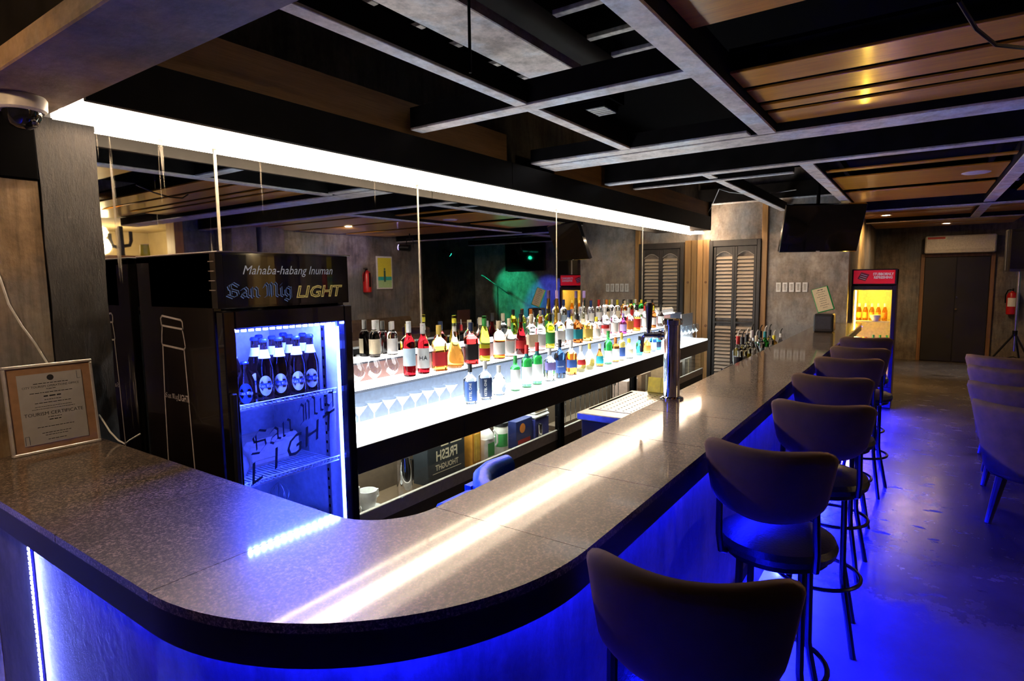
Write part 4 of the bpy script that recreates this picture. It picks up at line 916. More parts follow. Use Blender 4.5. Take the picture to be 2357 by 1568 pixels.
part(t, 'drain_holes', g, BLACK, world=True, smooth=False)['kind'] = 'stuff'
part(t, 'cabinet', G().box(2.48, 3.10, 1.04, 1.32, 0, .945, .004), DARKPL, world=True)
t = thing('yellow_pad', 'yellow board leaning behind the drip tray beside the tap', 'board', (3.12, 1.165, .98))
g = G().box(-.004, .004, -.075, .075, 0, .085, .001); g.M = None; part(t, 'board', g, pm('yellow_card', (.80,.72,.02), .5)); part(t, 'fold_line', G().box(-.0045,-.0038,-.002,.002,0,.085), pm('yellow_fold', (.5,.45,.01), .5), smooth=False)
t.rotation_euler = (0, radians(12), 0)
# ------------------------------------------------------------------ speed rail with pouring bottles behind the counter
t = thing('speed_rail', 'steel bottle rail hung behind the far part of the counter', 'bottle rail', (5.5, 1.12, .0))
part(t, 'trough', G().box(4.5, 6.7, 1.05, 1.21, .85, .862).box(4.5, 6.7, 1.20, 1.21, .86, .93).box(4.5, 4.51, 1.05, 1.21, .86, .93).box(6.69, 6.7, 1.05, 1.21, .86, .93), STEEL, world=True, smooth=False)
part(t, 'leg', G().box(4.55, 4.59, 1.08, 1.12, 0, .85), STEEL, world=True, smooth=False)
part(t, 'leg', G().box(6.6, 6.64, 1.08, 1.12, 0, .85), STEEL, world=True, smooth=False)
SPEED = [(4.70,.30,'spirit','clear','black','red','clear bottle with red pourer and black label'),(4.84,.28,'spirit','pale','white','black','pale bottle with white label'),(4.98,.29,'square','pale','yellow','black','pale yellow bottle with black pourer'),(5.15,.31,'long','clear','white','white','tall clear bottle with white pourer'),
 (5.32,.25,'decanter','clear','white','cream','clear round-shouldered bottle'),(5.47,.28,'spirit','clear','skyblue','black','clear bottle with light blue label'),(5.66,.26,'wine','green','white','teal','green bottle with dark pourer'),(5.86,.26,'spirit','clear','white','black','clear bottle with black pourer'),(6.06,.19,'spirit','gold','yellow','yellow','short yellow bottle'),(6.40,.18,'decanter','clear','white','white','short white-capped bottle')]
for i, (x, h, kd, gls, lb, cp, look) in enumerate(SPEED):
    b_ = bottle('pouring_bottle', f'{look}, {ORD[i]} in the counter rail', 'bottle', x, 1.14, .8622, h, .037, kd, gls, lb, cp, group='bottles in the rail behind the counter')
    put('pourer', G().tube([(0,0,h-.005),(0,0,h+.025),(.004,-.004,h+.04),(.012,-.012,h+.052)], .0045, 8).mesh('pourer', BLACKM if i % 2 else WHITEPL), b_)
# ------------------------------------------------------------------ menu stand and box at the far end of the counter
t = thing('black_box', 'black plastic box on the far end of the counter under the menu', 'box', (6.72, .79, 1.0502))
part(t, 'case', G().box(-.09, .09, -.09, .09, 0, .185, .012), DARKPL); part(t, 'front_panel', G().box(-.094, -.089, -.07, .07, .03, .16, .002), pm('panel_grey', (.03,.03,.04), .4))
t = thing('menu_card', 'green-edged menu card standing tilted on the black box', 'menu', (6.70, .775, 1.262)); t.rotation_euler = (radians(-17), radians(12), radians(6))
part(t, 'backing', G().box(0, .012, -.078, .078, 0, .25, .002), pm('menu_green', (.01,.38,.09), .35)); pg = part(t, 'page', G().box(-.0025, .0002, -.066, .072, .008, .245), LB['cream'], smooth=False)
g = G()
for i in range(9): word_marks(g, (-.0030, 0, .225-i*.023), (0,-1,0), (0,0,1), [.05,.08,.06,.09,.05,.07,.06,.08,.04][i], .006 if i else .010, i+40)
part(t, 'lettering', g, MATS['ink_black'], smooth=False, recalc=False)
# ------------------------------------------------------------------ light switches
for i in range(5):
    y = 1.488-i*.0765
    t = thing('light_switch', f'white wall switch, {["leftmost","second from left","middle one","second from right","rightmost"][i]} of the five beside the louvred door', 'switch', (8.1, y, 1.48), 0, 'switches on the end wall')
    part(t, 'plate', G().box(-.010, 0, -.029, .029, -.06, .06, .003), WHITEPL); part(t, 'rocker', G().box(-.014, -.010, -.012, .014, -.04, .04, .002), pm('rocker_grey', (.45,.42,.38), .4))
# ------------------------------------------------------------------ hanging television
tv = thing('hanging_television', 'black flat television hung from the ceiling in front of the end wall', 'television', (7.35, .93, 2.14))
tv.rotation_euler = (0, radians(-0), 0)
Mtv = Matrix.Rotation(radians(30), 4, 'Z') @ Matrix.Rotation(radians(-22), 4, 'Y')
def tvp(name, g, mat, **k):
    g.v = [tuple(Mtv @ Vector(p)) for p in g.v]; return part(tv, name, g, mat, **k)
tvp('screen_case', G().box(-.02, .03, -.42, .42, -.27, .27, .006), BLKGLOSS); tvp('screen', G().box(-.0215, -.019, -.405, .405, -.25, .255), pm('dark_screen', (.004,.004,.005), .06, coat=1), smooth=False)
tvp('back_housing', G().box(.03, .075, -.25, .25, -.2, .1, .012), DARKPL)
part(tv, 'ceiling_rod', G().cyl((.12,.06,-.05),(.12,.06,.81), .02, n=10), BEAMD); part(tv, 'mount_arm', G().box(.04, .14, .02, .10, -.06, .06, .004), BLACKM)
tvp('logo_strip', G().box(-.0225, -.0205, -.02, .02, -.263, -.257), WHITEPL, smooth=False)
# ------------------------------------------------------------------ bar stools
def loft_back(w0, w1, z0, z1, xb, curve, th, lift=.0, n=22, m=14, fl=0.0):
    fr_, bk = [], []
    for j in range(m+1):
        v = j/m
        for i in range(n+1):
            u = -1+2*i/n
            wv = w0+(w1-w0)*v**.75
            rnd = 1-.09*max(0, (v-.82)/.18)**2.2-.34*max(0, (.30-v)/.30)**2.0
            y = u*wv*rnd; z = z0+(z1-z0)*v + lift*abs(u)**2.2*v - (.02*max(0, v-.8)/.2)*abs(u)**8
            x = xb + curve*u*u*(.65+.35*v) - fl*v
            t = th*max(0, 1-abs(u)**5)**.5*max(0, 1-abs(2*v-1)**5)**.5
            nx = Vector((1, -2*curve*u/max(wv, .01), 0)).normalized()
            fr_.append(Vector((x,y,z))+nx*t); bk.append(Vector((x,y,z))-nx*t)
    g = G(); W1 = n+1; K = len(fr_)
    fs = []
    for j in range(m):
        for i in range(n):
            a = j*W1+i; fs.append((a, a+1, a+1+W1, a+W1)); fs.append((K+a, K+a+W1, K+a+1+W1, K+a+1))
    g.add(fr_+bk, fs)
    bm = bmesh.new(); vs = [bm.verts.new(v) for v in g.v]; bm.verts.ensure_lookup_table()
    for f in g.f: bm.faces.new([vs[i] for i in f])
    bmesh.ops.remove_doubles(bm, verts=bm.verts, dist=1e-4); bmesh.ops.recalc_face_normals(bm, faces=bm.faces)
    me = bpy.data.meshes.new('backrest'); bm.to_mesh(me); bm.free(); return me
def make_stool():
    t = thing('bar_stool', '', 'stool', (0,0,0), 0, 'bar stools along the counter')
    me = loft_back(.150, .200, .872, 1.108, -.255, .085, .024, .010, fl=.03); me.materials.append(VELVET); me.polygons.foreach_set('use_smooth', [True]*len(me.polygons))
    put('backrest', me, t)
    for s in (-1, 1):
        part(t, 'back_post', G().tube([(-.13,s*.135,.70),(-.165,s*.142,.715),(-.185,s*.145,.78),(-.208,s*.140,.95)], .011, 8), BLACKM)
    part(t, 'seat', G().lathe([(0,.695),(.165,.695),(.185,.705),(.190,.725),(.182,.745),(.15,.758),(.08,.764),(0,.765)], 36), LEATHER)
    part(t, 'seat_plate', G().lathe([(0,.672),(.15,.672),(.165,.68),(.165,.696),(0,.696)], 28), BLACKM)
    for k in range(4):
        a = radians(45+90*k); c_, s_ = cos(a), sin(a)
        part(t, 'leg', G().tube([(.135*c_,.135*s_,.68),(.142*c_,.142*s_,.33),(.150*c_,.150*s_,.28),(.215*c_,.215*s_,.0)], .0125, 10), BLACKM)
    part(t, 'foot_ring', G().tube([(.172*cos(2*pi*i/32), .172*sin(2*pi*i/32), .285) for i in range(32)], .009, 8, closed=True), BLACKM)
    return t
ST = [(.985,.315,13),(1.86,.364,1),(2.63,.306,5),(3.37,.36,-3),(4.165,.345,8),(4.82,.344,-6),(5.63,.35,6)]
proto = make_stool()
for i, (x, y, a) in enumerate(ST):
    o = proto if i == 0 else copy_tree(proto)
    a = radians(a); o.location = (x+.245*cos(a), y+.245*sin(a), 0); o.rotation_euler = (0,0,a)
    o['label'] = f'brown velvet bar stool, {["nearest the camera","second from the camera","third from the camera","middle of the row of seven","third from the drinks fridge","second from the drinks fridge","nearest the drinks fridge"][i]}'
# ------------------------------------------------------------------ tub chairs on the right
def make_tub():
    t = thing('tub_chair', '', 'chair', (0,0,0), 0, 'tub chairs along the hall')
    # wrapped back shell, open towards +x
    n, m = 30, 12; fr_, bk = [], []
    for j in range(m+1):
        v = j/m
        for i in range(n+1):
            a = radians(58 + 244*i/n); u = abs(-1+2*i/n)
            zt = .80-.07*max(0, (u-.45)/.55)**1.6; z0 = .30
            z = z0+(zt-z0)*v; R = .25+.07*v+.035*(v**3)
            th = .026*max(0, 1-abs(2*v-1)**6)**.5*max(0, 1-u**10)**.5
            d = Vector((cos(a), sin(a), 0)); p = Vector((R*cos(a)*.95, R*sin(a), z)); fr_.append(p-d*th); bk.append(p+d*th)
    W1 = n+1; K = len(fr_); fs = []
    for j in range(m):
        for i in range(n):
            q = j*W1+i; fs += [(q,q+1,q+1+W1,q+W1), (K+q,K+q+W1,K+q+1+W1,K+q+1)]
    bm = bmesh.new(); vs = [bm.verts.new(v) for v in fr_+bk]; bm.verts.ensure_lookup_table()
    for f in fs: bm.faces.new([vs[i] for i in f])
    bmesh.ops.remove_doubles(bm, verts=bm.verts, dist=1e-4); bmesh.ops.recalc_face_normals(bm, faces=bm.faces)
    me = bpy.data.meshes.new('shell'); bm.to_mesh(me); bm.free(); me.materials.append(VELVETG); me.polygons.foreach_set('use_smooth', [True]*len(me.polygons))
    put('shell', me, t)
    part(t, 'seat_cushion', G().lathe([(0,.30),(.24,.30),(.262,.32),(.262,.42),(.24,.45),(0,.46)], 30), VELVETG)
    for sx in (-1, 1):
        for sy in (-1, 1): part(t, 'leg', G().cyl((sx*.16, sy*.17, .30), (sx*.22, sy*.22, 0), .032, .018, 10), pm('dark_leg_wood', (.03,.018,.012), .4))
    return t
pt = make_tub()
for i, (x, y, a) in enumerate(((4.98,-.68,-8),(5.85,-.70,-4),(6.85,-.75,-6),(7.75,-.78,-3))):
    o = pt if i == 0 else copy_tree(pt); o.location = (x, y, 0); o.rotation_euler = (0,0,radians(a))
    o['label'] = f'taupe velvet tub chair at the right edge, {["nearest the camera","second from the camera","third from the camera","farthest, by the speaker tripod"][i]}'
# ------------------------------------------------------------------ drinks fridge (yellow)
f2 = thing('drinks_fridge', 'tall dark drinks fridge with red header and yellow-lit interior', 'fridge', (8.58, .48, 0))
fx0, fx1, ya, yb2, zt2 = 8.30, 8.86, .235, .70, 1.69
FB = pm('fridge_dark', (.02,.012,.012), .3, coat=.3); FL = pm('fridge_liner', (.80,.70,.42), .5)
part(f2, 'side_panel', G().box(fx0+.03, fx1, ya, ya+.03, .02, zt2, .003), pm('fridge_side', (.05,.018,.010), .35), world=True)
part(f2, 'side_panel', G().box(fx0+.03, fx1, yb2-.03, yb2, .02, zt2, .003), MATS['fridge_side'], world=True)
part(f2, 'back_liner', G().box(fx1-.05, fx1, ya+.03, yb2-.03, .02, zt2), FL, world=True, smooth=False)
part(f2, 'liner', G().box(fx0+.03, fx1-.05, ya+.03, ya+.04, .3, 1.46).box(fx0+.03, fx1-.05, yb2-.04, yb2-.03, .3, 1.46).box(fx0+.03, fx1-.05, ya+.03, yb2-.03, 1.46, 1.47).box(fx0+.03, fx1-.05, ya+.03, yb2-.03, .29, .30), FL, world=True, smooth=False)
hd = part(f2, 'header', G().box(fx0, fx1, ya, yb2, 1.50, zt2, .006), FB, world=True)
sg = part(hd, 'sign_panel', G().box(fx0-.003, fx0+.001, ya+.02, yb2-.02, 1.515, zt2-.015), pm('sign_red', (.50,.012,.02), .3, emit=(.7,.01,.02), es=.35), world=True, smooth=False)  # faint emission added to the red panel so the header reads
g = G(); flat_text(g, 'STUBBORNLY', .042, (fx0-.0036, .375, 1.628), (0,-1,0), (0,0,1), bold=.0018, sx=.80); flat_text(g, 'REFRESHING', .042, (fx0-.0036, .375, 1.588), (0,-1,0), (0,0,1), bold=.0018, sx=.80)
part(hd, 'sign_lettering', g, LB['white'], world=True, smooth=False, recalc=False)
g = G(); g.add([(fx0-.0036, y, z) for y, z in ((.64,1.575),(.555,1.545),(.515,1.625),(.60,1.655))], [(0,1,2,3)])
part(hd, 'crate_print', g, pm('crate_red', (.28,.02,.025), .4), world=True, smooth=False, recalc=False)
g = G()
for k in range(3): g.add([(fx0-.0042, y, z) for y, z in ((.622-k*.008,1.583+k*.022),(.555-k*.008,1.560+k*.022),(.552-k*.008,1.566+k*.022),(.619-k*.008,1.589+k*.022))], [(0,1,2,3)])
part(hd, 'crate_lettering', g, LB['white'], world=True, smooth=False, recalc=False)
dr2 = part(f2, 'door', G().box(fx0-.01, fx0+.03, ya, ya+.045, .27, 1.49, .004).box(fx0-.01, fx0+.03, yb2-.03, yb2, .27, 1.49, .004).box(fx0-.01, fx0+.03, ya+.045, yb2-.03, 1.44, 1.49, .003).box(fx0-.01, fx0+.03, ya+.045, yb2-.03, .27, .33, .003), FB, world=True)
part(dr2, 'pane', G().box(fx0+.006, fx0+.010, ya+.044, yb2-.029, .32, 1.445), PANE, world=True, smooth=False)
part(f2, 'base_grille', G().box(fx0, fx1, ya+.001, yb2-.001, .02, .268, .003), FB, world=True)
for k in range(7): part(f2, 'grille_slat', G().box(fx0-.006, fx0+.002, ya+.03, yb2-.03, .045+k*.03, .060+k*.03, .001), FB, world=True)
part(f2, 'led_tube', G().box(fx0+.045, fx0+.06, yb2-.055, yb2-.042, .35, 1.43).box(fx0+.045, fx0+.06, ya+.06, yb2-.06, 1.445, 1.457), E_YEL, world=True, smooth=False)
for z in (1.06, .70, .42): part(f2, 'wire_shelf', G().box(fx0+.05, fx1-.06, ya+.042, yb2-.042, z-.008, z), pm('shelf_white', (.8,.75,.55), .4), world=True, smooth=False)
for i in range(5):
    bottle('soda_bottle', f'brown soda bottle on the top shelf of the drinks fridge, {ORD[i]} from the left', 'bottle', 8.50, .62-i*.068, 1.0605, .21, .028, 'beer', 'amber', 'orange', 'white', group='bottles in the drinks fridge', face=pi)
t = thing('white_bowl', 'white bowl on the top shelf of the drinks fridge', 'bowl', (8.385, .44, 1.0605)); part(t, 'bowl', G().lathe([(0,0),(.03,0),(.055,.05),(.058,.075),(.052,.07),(.028,.01),(0,.008)], 24), WHITEPL); part(t, 'foot', G().lathe([(.02,-.0003),(.026,-.0003),(.026,.004),(.02,.004)], 20), WHITEPL)
for i in range(3):
    bottle('green_bottle', f'small green bottle on the middle shelf of the drinks fridge, {ORD[i]} from the right', 'bottle', 8.40, .31+i*.07, .7005, .19, .027, 'beer', 'green', 'white', 'green', group='green bottles in the drinks fridge', face=pi)
for i in range(2):
    t = thing('drink_can', f'{"orange" if i else "white"} drinks can on the middle shelf of the drinks fridge', 'can', (8.40, .62-i*.08, .7005))
    part(t, 'can_body', G().lathe([(0,0),(.027,0),(.031,.008),(.031,.15),(.026,.16),(0,.16)], 20), LB['orange' if i else 'white']); part(t, 'lid', G().lathe([(0,.1605),(.024,.1605),(.025,.163),(0,.163)], 20), STEEL)
# ------------------------------------------------------------------ air conditioner, fire extinguisher, PA speaker in the hall
t = thing('air_conditioner', 'white split air conditioner above the black hall door', 'air conditioner', (13.4, -.53, 1.99))
part(t, 'body', G().box(13.27, 13.499, -1.045, -.025, 1.992, 2.305, .02), WHITEPL, world=True); part(t, 'air_flap', G().box(13.262, 13.272, -1.0, -.07, 2.0, 2.06, .003), pm('flap_white', (.6,.58,.55), .4), world=True)
part(t, 'red_sticker', G().box(13.2665, 13.2705, -.32, -.06, 2.25, 2.285), LB['red'], world=True, smooth=False); part(t, 'grey_sticker', G().box(13.2665, 13.2705, -.44, -.35, 2.235, 2.285), LB['silver'], world=True, smooth=False)
def extinguisher(label, loc, rz=0, s=1.0):
    t = thing('fire_extinguisher', label, 'fire extinguisher', loc, rz)
    part(t, 'cylinder', G().lathe([(0,0),(.07,0),(.078,.012),(.078,.33),(.06,.375),(.025,.395),(.02,.41),(0,.41)], 24), pm('extinguisher_red', (.50,.012,.012), .3))
    part(t, 'label_band', G().lathe([(.0786,.14),(.0786,.29)], 20, a0=pi-1.0, a1=pi+1.0), LB['white'], recalc=False)
    part(t, 'valve', G().box(-.03,.03,-.012,.012,.41,.44,.003).box(-.075,.02,-.01,.01,.445,.455,.002).box(-.075,.0,-.01,.01,.425,.433,.002), BLACKM)
    part(t, 'hose', G().tube([(.02,.02,.43),(.04,.06,.42),(.03,.092,.34),(.01,.09,.2)], .009, 8), BLACK); part(t, 'hanger', G().box(.07,.085,-.02,.02,.1,.36), BLACKM, smooth=False)
    return t
extinguisher('red fire extinguisher hanging beside the hall door', (13.41, -1.32, .90))
t = thing('pa_speaker', 'black loudspeaker on a tripod at the right edge of the hall', 'loudspeaker', (11.0, -1.14, 0))
part(t, 'cabinet', G().prism(rbox(-.19,.19,-.17,.17,.07), 1.64, 2.23), DARKPL); part(t, 'grille', G().box(-.20,-.188,-.13,.13,1.68,2.2,.004), BLACKM)
part(t, 'edge_trim', G().box(-.14,-.10,.168,.174,1.66,2.21,.002), pm('edge_grey', (.3,.32,.36), .3))
part(t, 'pole', G().cyl((0,0,.5),(0,0,1.64), .018), STEEL); part(t, 'collar', G().cyl((0,0,.72),(0,0,.80), .03), BLACKM)
for k in range(3):
    a = radians(100+120*k); part(t, 'leg', G().cyl((0,0,.76),(.5*cos(a),.5*sin(a),.01), .014, n=8), BLACKM); part(t, 'brace', G().cyl((0,0,.42),(.27*cos(a),.27*sin(a),.355), .008, n=6), BLACKM)
t = thing('hall_downlight', 'small lit warm downlight in the ceiling before the hall door', 'downlight', (11.4, .08, 2.47))
part(t, 'rim', G().lathe([(.05,.0),(.075,-.004),(.075,.012),(.05,.012)], 24), WHITEPL); part(t, 'lens', G().lathe([(0,-.001),(.05,-.001),(.05,.005),(0,.005)], 20), E_DOWN)
def lamp(kind, name, loc, energy, col, size=.1, target=None, spot=None, blend=.6, parent=None):
    l = bpy.data.lights.new(name, kind); l.energy = energy; l.color = col
    if kind == 'AREA': l.size = size
    else: l.shadow_soft_size = size
    if spot: l.spot_size = radians(spot); l.spot_blend = blend
    o = bpy.data.objects.new(name, l); COL.objects.link(o); o.location = loc
    if target: o.rotation_euler = (Vector(target)-Vector(loc)).to_track_quat('-Z', 'Y').to_euler()
    if parent is not None: o.parent = parent; o.location = Vector(loc)-parent.location
    return o
lamp('SPOT', 'downlight_beam', (11.4,.08,2.46), 90, (1.0,.68,.40), .05, (11.4,.08,0), 168, parent=t)
for i, (x, y, e, nm) in enumerate(((8.9,-1.6,120,'above the hall beyond the tub chairs'),(6.0,-2.1,120,'above the seating seen in the mirror'),(2.6,-1.9,60,'behind the camera over the seating'),(9.9,.45,170,'above the corridor wall beside the drinks fridge'),(12.2,-.3,110,'close to the hall door'))):
    t = thing('ceiling_downlight', f'recessed warm downlight {nm}', 'downlight', (x, y, 2.45))
    part(t, 'rim', G().lathe([(.045,0),(.07,-.004),(.07,.012),(.045,.012)], 20), WHITEPL); part(t, 'lens', G().lathe([(0,-.001),(.045,-.001),(.045,.005),(0,.005)], 16), E_DOWN)
    part(t, 'housing', G().cyl((0,0,.008),(0,0,.5), .03), BLACKM)
    tgt = [(x,y,0), (7.0,-3.5,1.3), (4.6,-3.5,1.3), (10.4,.72,1.6), (x,y,0)][i]
    lamp('SPOT', 'downlight_beam', (x,y,2.44), e, [(1.0,.66,.34),(1.0,.80,.62),(1.0,.80,.62),(1.0,.52,.12),(.75,.85,1.0)][i], .05, tgt, [125,110,90,110,55][i], parent=t)
t = thing('wall_washer', 'small warm spotlight under the ceiling left of the certificate wall', 'spotlight', (-.45, 1.5, 2.5))
part(t, 'can', G().cyl((0,0,0),(.10,.13,-.10), .05, n=18), BLACKM); part(t, 'lens', G().cyl((.10,.13,-.10),(.103,.134,-.103), .044, n=18), E_DOWN); part(t, 'stem', G().cyl((0,0,0),(0,0,.45), .012, n=8), BLACKM)
lamp('SPOT', 'washer_beam', (-.34, 1.645, 2.39), 16, (1.0,.78,.56), .04, (.62, 2.5, 1.25), 75, .7, parent=t)
# ------------------------------------------------------------------ goods in the glass cabinet under the ledge
t = thing('cup_and_saucer', 'white cup with saucer behind the cabinet glass nearest the cooler', 'cup', (2.02, 2.34, .4202)); part(t, 'saucer', G().lathe([(0,0),(.05,0),(.075,.012),(.073,.014),(.05,.006),(0,.006)], 24), WHITEPL); cu_ = part(t, 'cup', G().lathe([(0,.007),(.03,.007),(.045,.05),(.05,.11),(.047,.11),(.042,.05),(0,.014)], 24), WHITEPL)
part(t, 'handle', G().tube([(.046,0,.10),(.07,0,.095),(.075,0,.06),(.045,0,.045)], .005, 8), WHITEPL)
t = thing('paper_holder', 'small white napkin box behind the cabinet glass beside the cup', 'box', (1.90, 2.36, .4202)); part(t, 'box', G().box(-.05,.05,-.05,.05,0,.16,.006), pm('napkin_box', (.55,.50,.45), .6)); part(t, 'napkins', G().box(-.04,.04,-.02,.02,.16,.19,.004), WHITEPL)
t = thing('kettle', 'slim chrome jug behind the dark cabinet glass', 'jug', (2.30, 2.35, .4202)); part(t, 'body', G().lathe([(0,0),(.042,0),(.045,.02),(.042,.15),(.032,.20),(.030,.215),(0,.22)], 24), CHROME); part(t, 'handle', G().tube([(.035,.0,.19),(.07,0,.18),(.07,0,.07),(.044,0,.05)], .006, 8), BLACKM); part(t, 'lid', G().lathe([(.03,.215),(.02,.228),(.006,.232),(.006,.245),(0,.246)], 18), BLACKM)
t = thing('slogan_box', 'dark carton printed with mirrored white FRESH lettering in the cabinet', 'carton', (2.62, 2.36, .4202)); part(t, 'carton', G().box(-.17,.17,-.05,.07,0,.262,.003), pm('carton_dark', (.03,.035,.04), .4))  # carton stands in for a sign's reflection in the glass, lettering painted mirrored
g = G(); yy = -.0508; word_marks(g, (.02,yy,.225), (-1,0,0), (0,0,1), .24, .034, 77); flat_text(g, 'FRESH', .085, (.0,yy,.160), (-1,0,0), (0,0,1), bold=.002, sx=.85); flat_text(g, 'THOUGHT', .047, (.0,yy,.092), (-1,0,0), (0,0,1), bold=.001, sx=.9); g.box(-.13,.13,yy-.0003,yy+.0003,.060,.063)
part(t, 'lettering', g, LB['cream'], smooth=False, recalc=False)
t = thing('orange_file', 'orange upright file panel beside the white jug in the cabinet', 'file', (2.90, 2.36, .4202)); part(t, 'cover', G().box(-.045,.045,-.06,.08,0,.265,.003), pm('file_orange', (.62,.26,.03), .5)); part(t, 'spine', G().box(-.03,.03,-.063,-.06,.04,.22,.001), pm('file_yellow', (.75,.45,.06), .5))
t = thing('plastic_jug', 'white plastic jug with handle in the lit cabinet section', 'jug', (3.06, 2.35, .4202)); part(t, 'body', G().prism(rbox(-.06,.06,-.045,.045,.02), 0, .15), WHITEPL); part(t, 'shoulder', G().lathe([(.058,.15),(.05,.18),(.022,.215),(.02,.235),(0,.235)], 20), WHITEPL); part(t, 'cap', G().cyl((0,0,.235),(0,0,.255), .02), LB['black']); part(t, 'handle', G().tube([(.03,-.045,.20),(.045,-.062,.17),(.05,-.06,.11),(.045,-.045,.09)], .008, 8), WHITEPL); part(t, 'label', G().box(-.035,.035,-.0458,-.0448,.03,.12), LB['green'], smooth=False)
t = thing('glass_canister', 'clear canister with green label beside the white jug', 'canister', (3.22, 2.34, .4202)); part(t, 'body', G().lathe([(0,0),(.048,0),(.05,.01),(.05,.19),(.045,.2),(0,.2)], 20), pm('canister_white', (.7,.68,.6), .4)); part(t, 'label', G().lathe([(.0508,.06),(.0508,.15)], 16, a0=FACE-1, a1=FACE+1), LB['green'], recalc=False); part(t, 'lid', G().lathe([(0,.2),(.052,.2),(.052,.225),(0,.225)], 20), LB['black'])
t = thing('blue_carton', 'dark blue printed carton in the lit cabinet section', 'carton', (3.47, 2.36, .4202)); part(t, 'carton', G().box(-.12,.09,-.06,.08,0,.2,.003), pm('carton_blue', (.02,.03,.14), .4)); part(t, 'emblem', G().cyl((-.04,-.0605,.14),(-.04,-.0612,.14), .035, n=18), LB['orange']); part(t, 'red_stripe', G().box(-.10,.06,-.0612,-.0602,.03,.06), LB['red'], smooth=False)
t = thing('white_cloths', 'folded white cloths on a blue tray behind the cabinet glass', 'cloths', (3.68, 2.35, .4202)); part(t, 'tray', G().box(-.10,.10,-.06,.1,0,.17,.006), pm('tray_blue', (.05,.06,.32), .4)); part(t, 'cloth', G().box(-.105,.10,-.07,.1,.17,.20,.012), WHITEPL); part(t, 'cloth', G().box(-.095,.095,-.062,.1,.20,.225,.012), WHITEPL); part(t, 'cloth', G().box(-.10,.09,-.066,.1,.225,.25,.012), WHITEPL)
t = thing('steel_tumbler', 'shiny steel tumbler in front of the folded cloths', 'tumbler', (3.615, 2.272, .4202)); part(t, 'cup', G().lathe([(0,0),(.016,0),(.018,.01),(.021,.13),(.019,.13),(.016,.012),(0,.01)], 20), CHROME); part(t, 'rim', G().lathe([(.0205,.128),(.0225,.129),(.0225,.134),(.0205,.133)], 20), CHROME)
cut_me = {}
for i in range(14):
    x = 4.02+i*.085
    t = thing('cutlery_piece', f'hanging {"fork" if i % 2 else "spoon"} in the cabinet right of the black post, {ORD[i]} from the post', 'cutlery', (x, 2.33, .46), 0, 'cutlery in the cabinet')
    part(t, 'handle', G().box(-.005,.005,-.002,.002,-.04 if 0 else 0,.15,.001), STEEL)
    if i % 2:
        for k in (-1,0,1): part(t, 'tine', G().box(k*.006-.0015,k*.006+.0015,-.0015,.0015,.15,.20), STEEL, smooth=False)
    else: part(t, 'bowl', G().lathe([(0,.145),(.012,.16),(.014,.18),(.008,.2),(0,.203)], 12), STEEL)
t = thing('cutlery_rack', 'dark wooden cutlery rack inside the cabinet', 'rack', (4.6, 2.35, .4202)); part(t, 'rack', G().box(-.66,.62,-.05,.06,0,.04,.003), MATS['cabinet_wood']); part(t, 'front_lip', G().box(-.66,.62,-.056,-.05,0,.055,.002), MATS['cabinet_wood'])
for i, x in enumerate((5.4, 5.75, 6.4, 6.75, 7.1)):
    t = thing('storage_box', f'{["pinkish","brown","tan","dark brown","grey"][i]} carton low in the far cabinet, {ORD[i]} after the second post', 'carton', (x, 2.37, .4202), 0, 'cartons in the far cabinet')
    part(t, 'carton', G().box(-.13,.13,-.07,.09,0,.2+.02*(i % 3),.004), pm('carton_%d' % i, [(.45,.30,.24),(.22,.12,.06),(.36,.22,.11),(.10,.06,.035),(.25,.22,.2)][i], .6)); part(t, 'tape', G().box(-.02,.02,-.0712,-.0698,0,.2), LB['cream'], smooth=False)
# ------------------------------------------------------------------ blue chair behind the counter
t = thing('blue_chair', 'bright blue vinyl chair with rolled curved back behind the counter', 'chair', (1.66, 1.30, 0))
rim = [(.215,.02,.888),(.20,.02,.890),(.10,.03,.890),(.03,.015,.886),(-.03,-.03,.876),(-.06,-.09,.862),(-.07,-.16,.85)]
part(t, 'rolled_back', G().tube(rim, [.02,.037,.038,.038,.037,.036,.03], 14), BLUEL)
part(t, 'arm_pad', G().tube([(-.34,-.10,.90),(-.33,-.10,.905),(-.20,-.10,.902),(-.10,-.11,.88),(-.07,-.14,.86)], [.015,.024,.026,.026,.02], 12), BLUEL)
part(t, 'back_shell', G().prism([(-.06,.0),(.19,.0),(.19,.03),(-.06,.03)], .46, .88), BLUEL)
part(t, 'arm_post', G().cyl((-.19,-.10,.46),(-.19,-.10,.895), .014, n=10), CHROME)
part(t, 'seat', G().lathe([(0,.42),(.18,.42),(.2,.44),(.2,.50),(.18,.52),(0,.53)], 28), BLUEL)
for k in range(4):
    a = radians(45+90*k); part(t, 'leg', G().cyl((.13*cos(a),.13*sin(a),.42),(.18*cos(a),.18*sin(a),0), .013, n=8), CHROME)
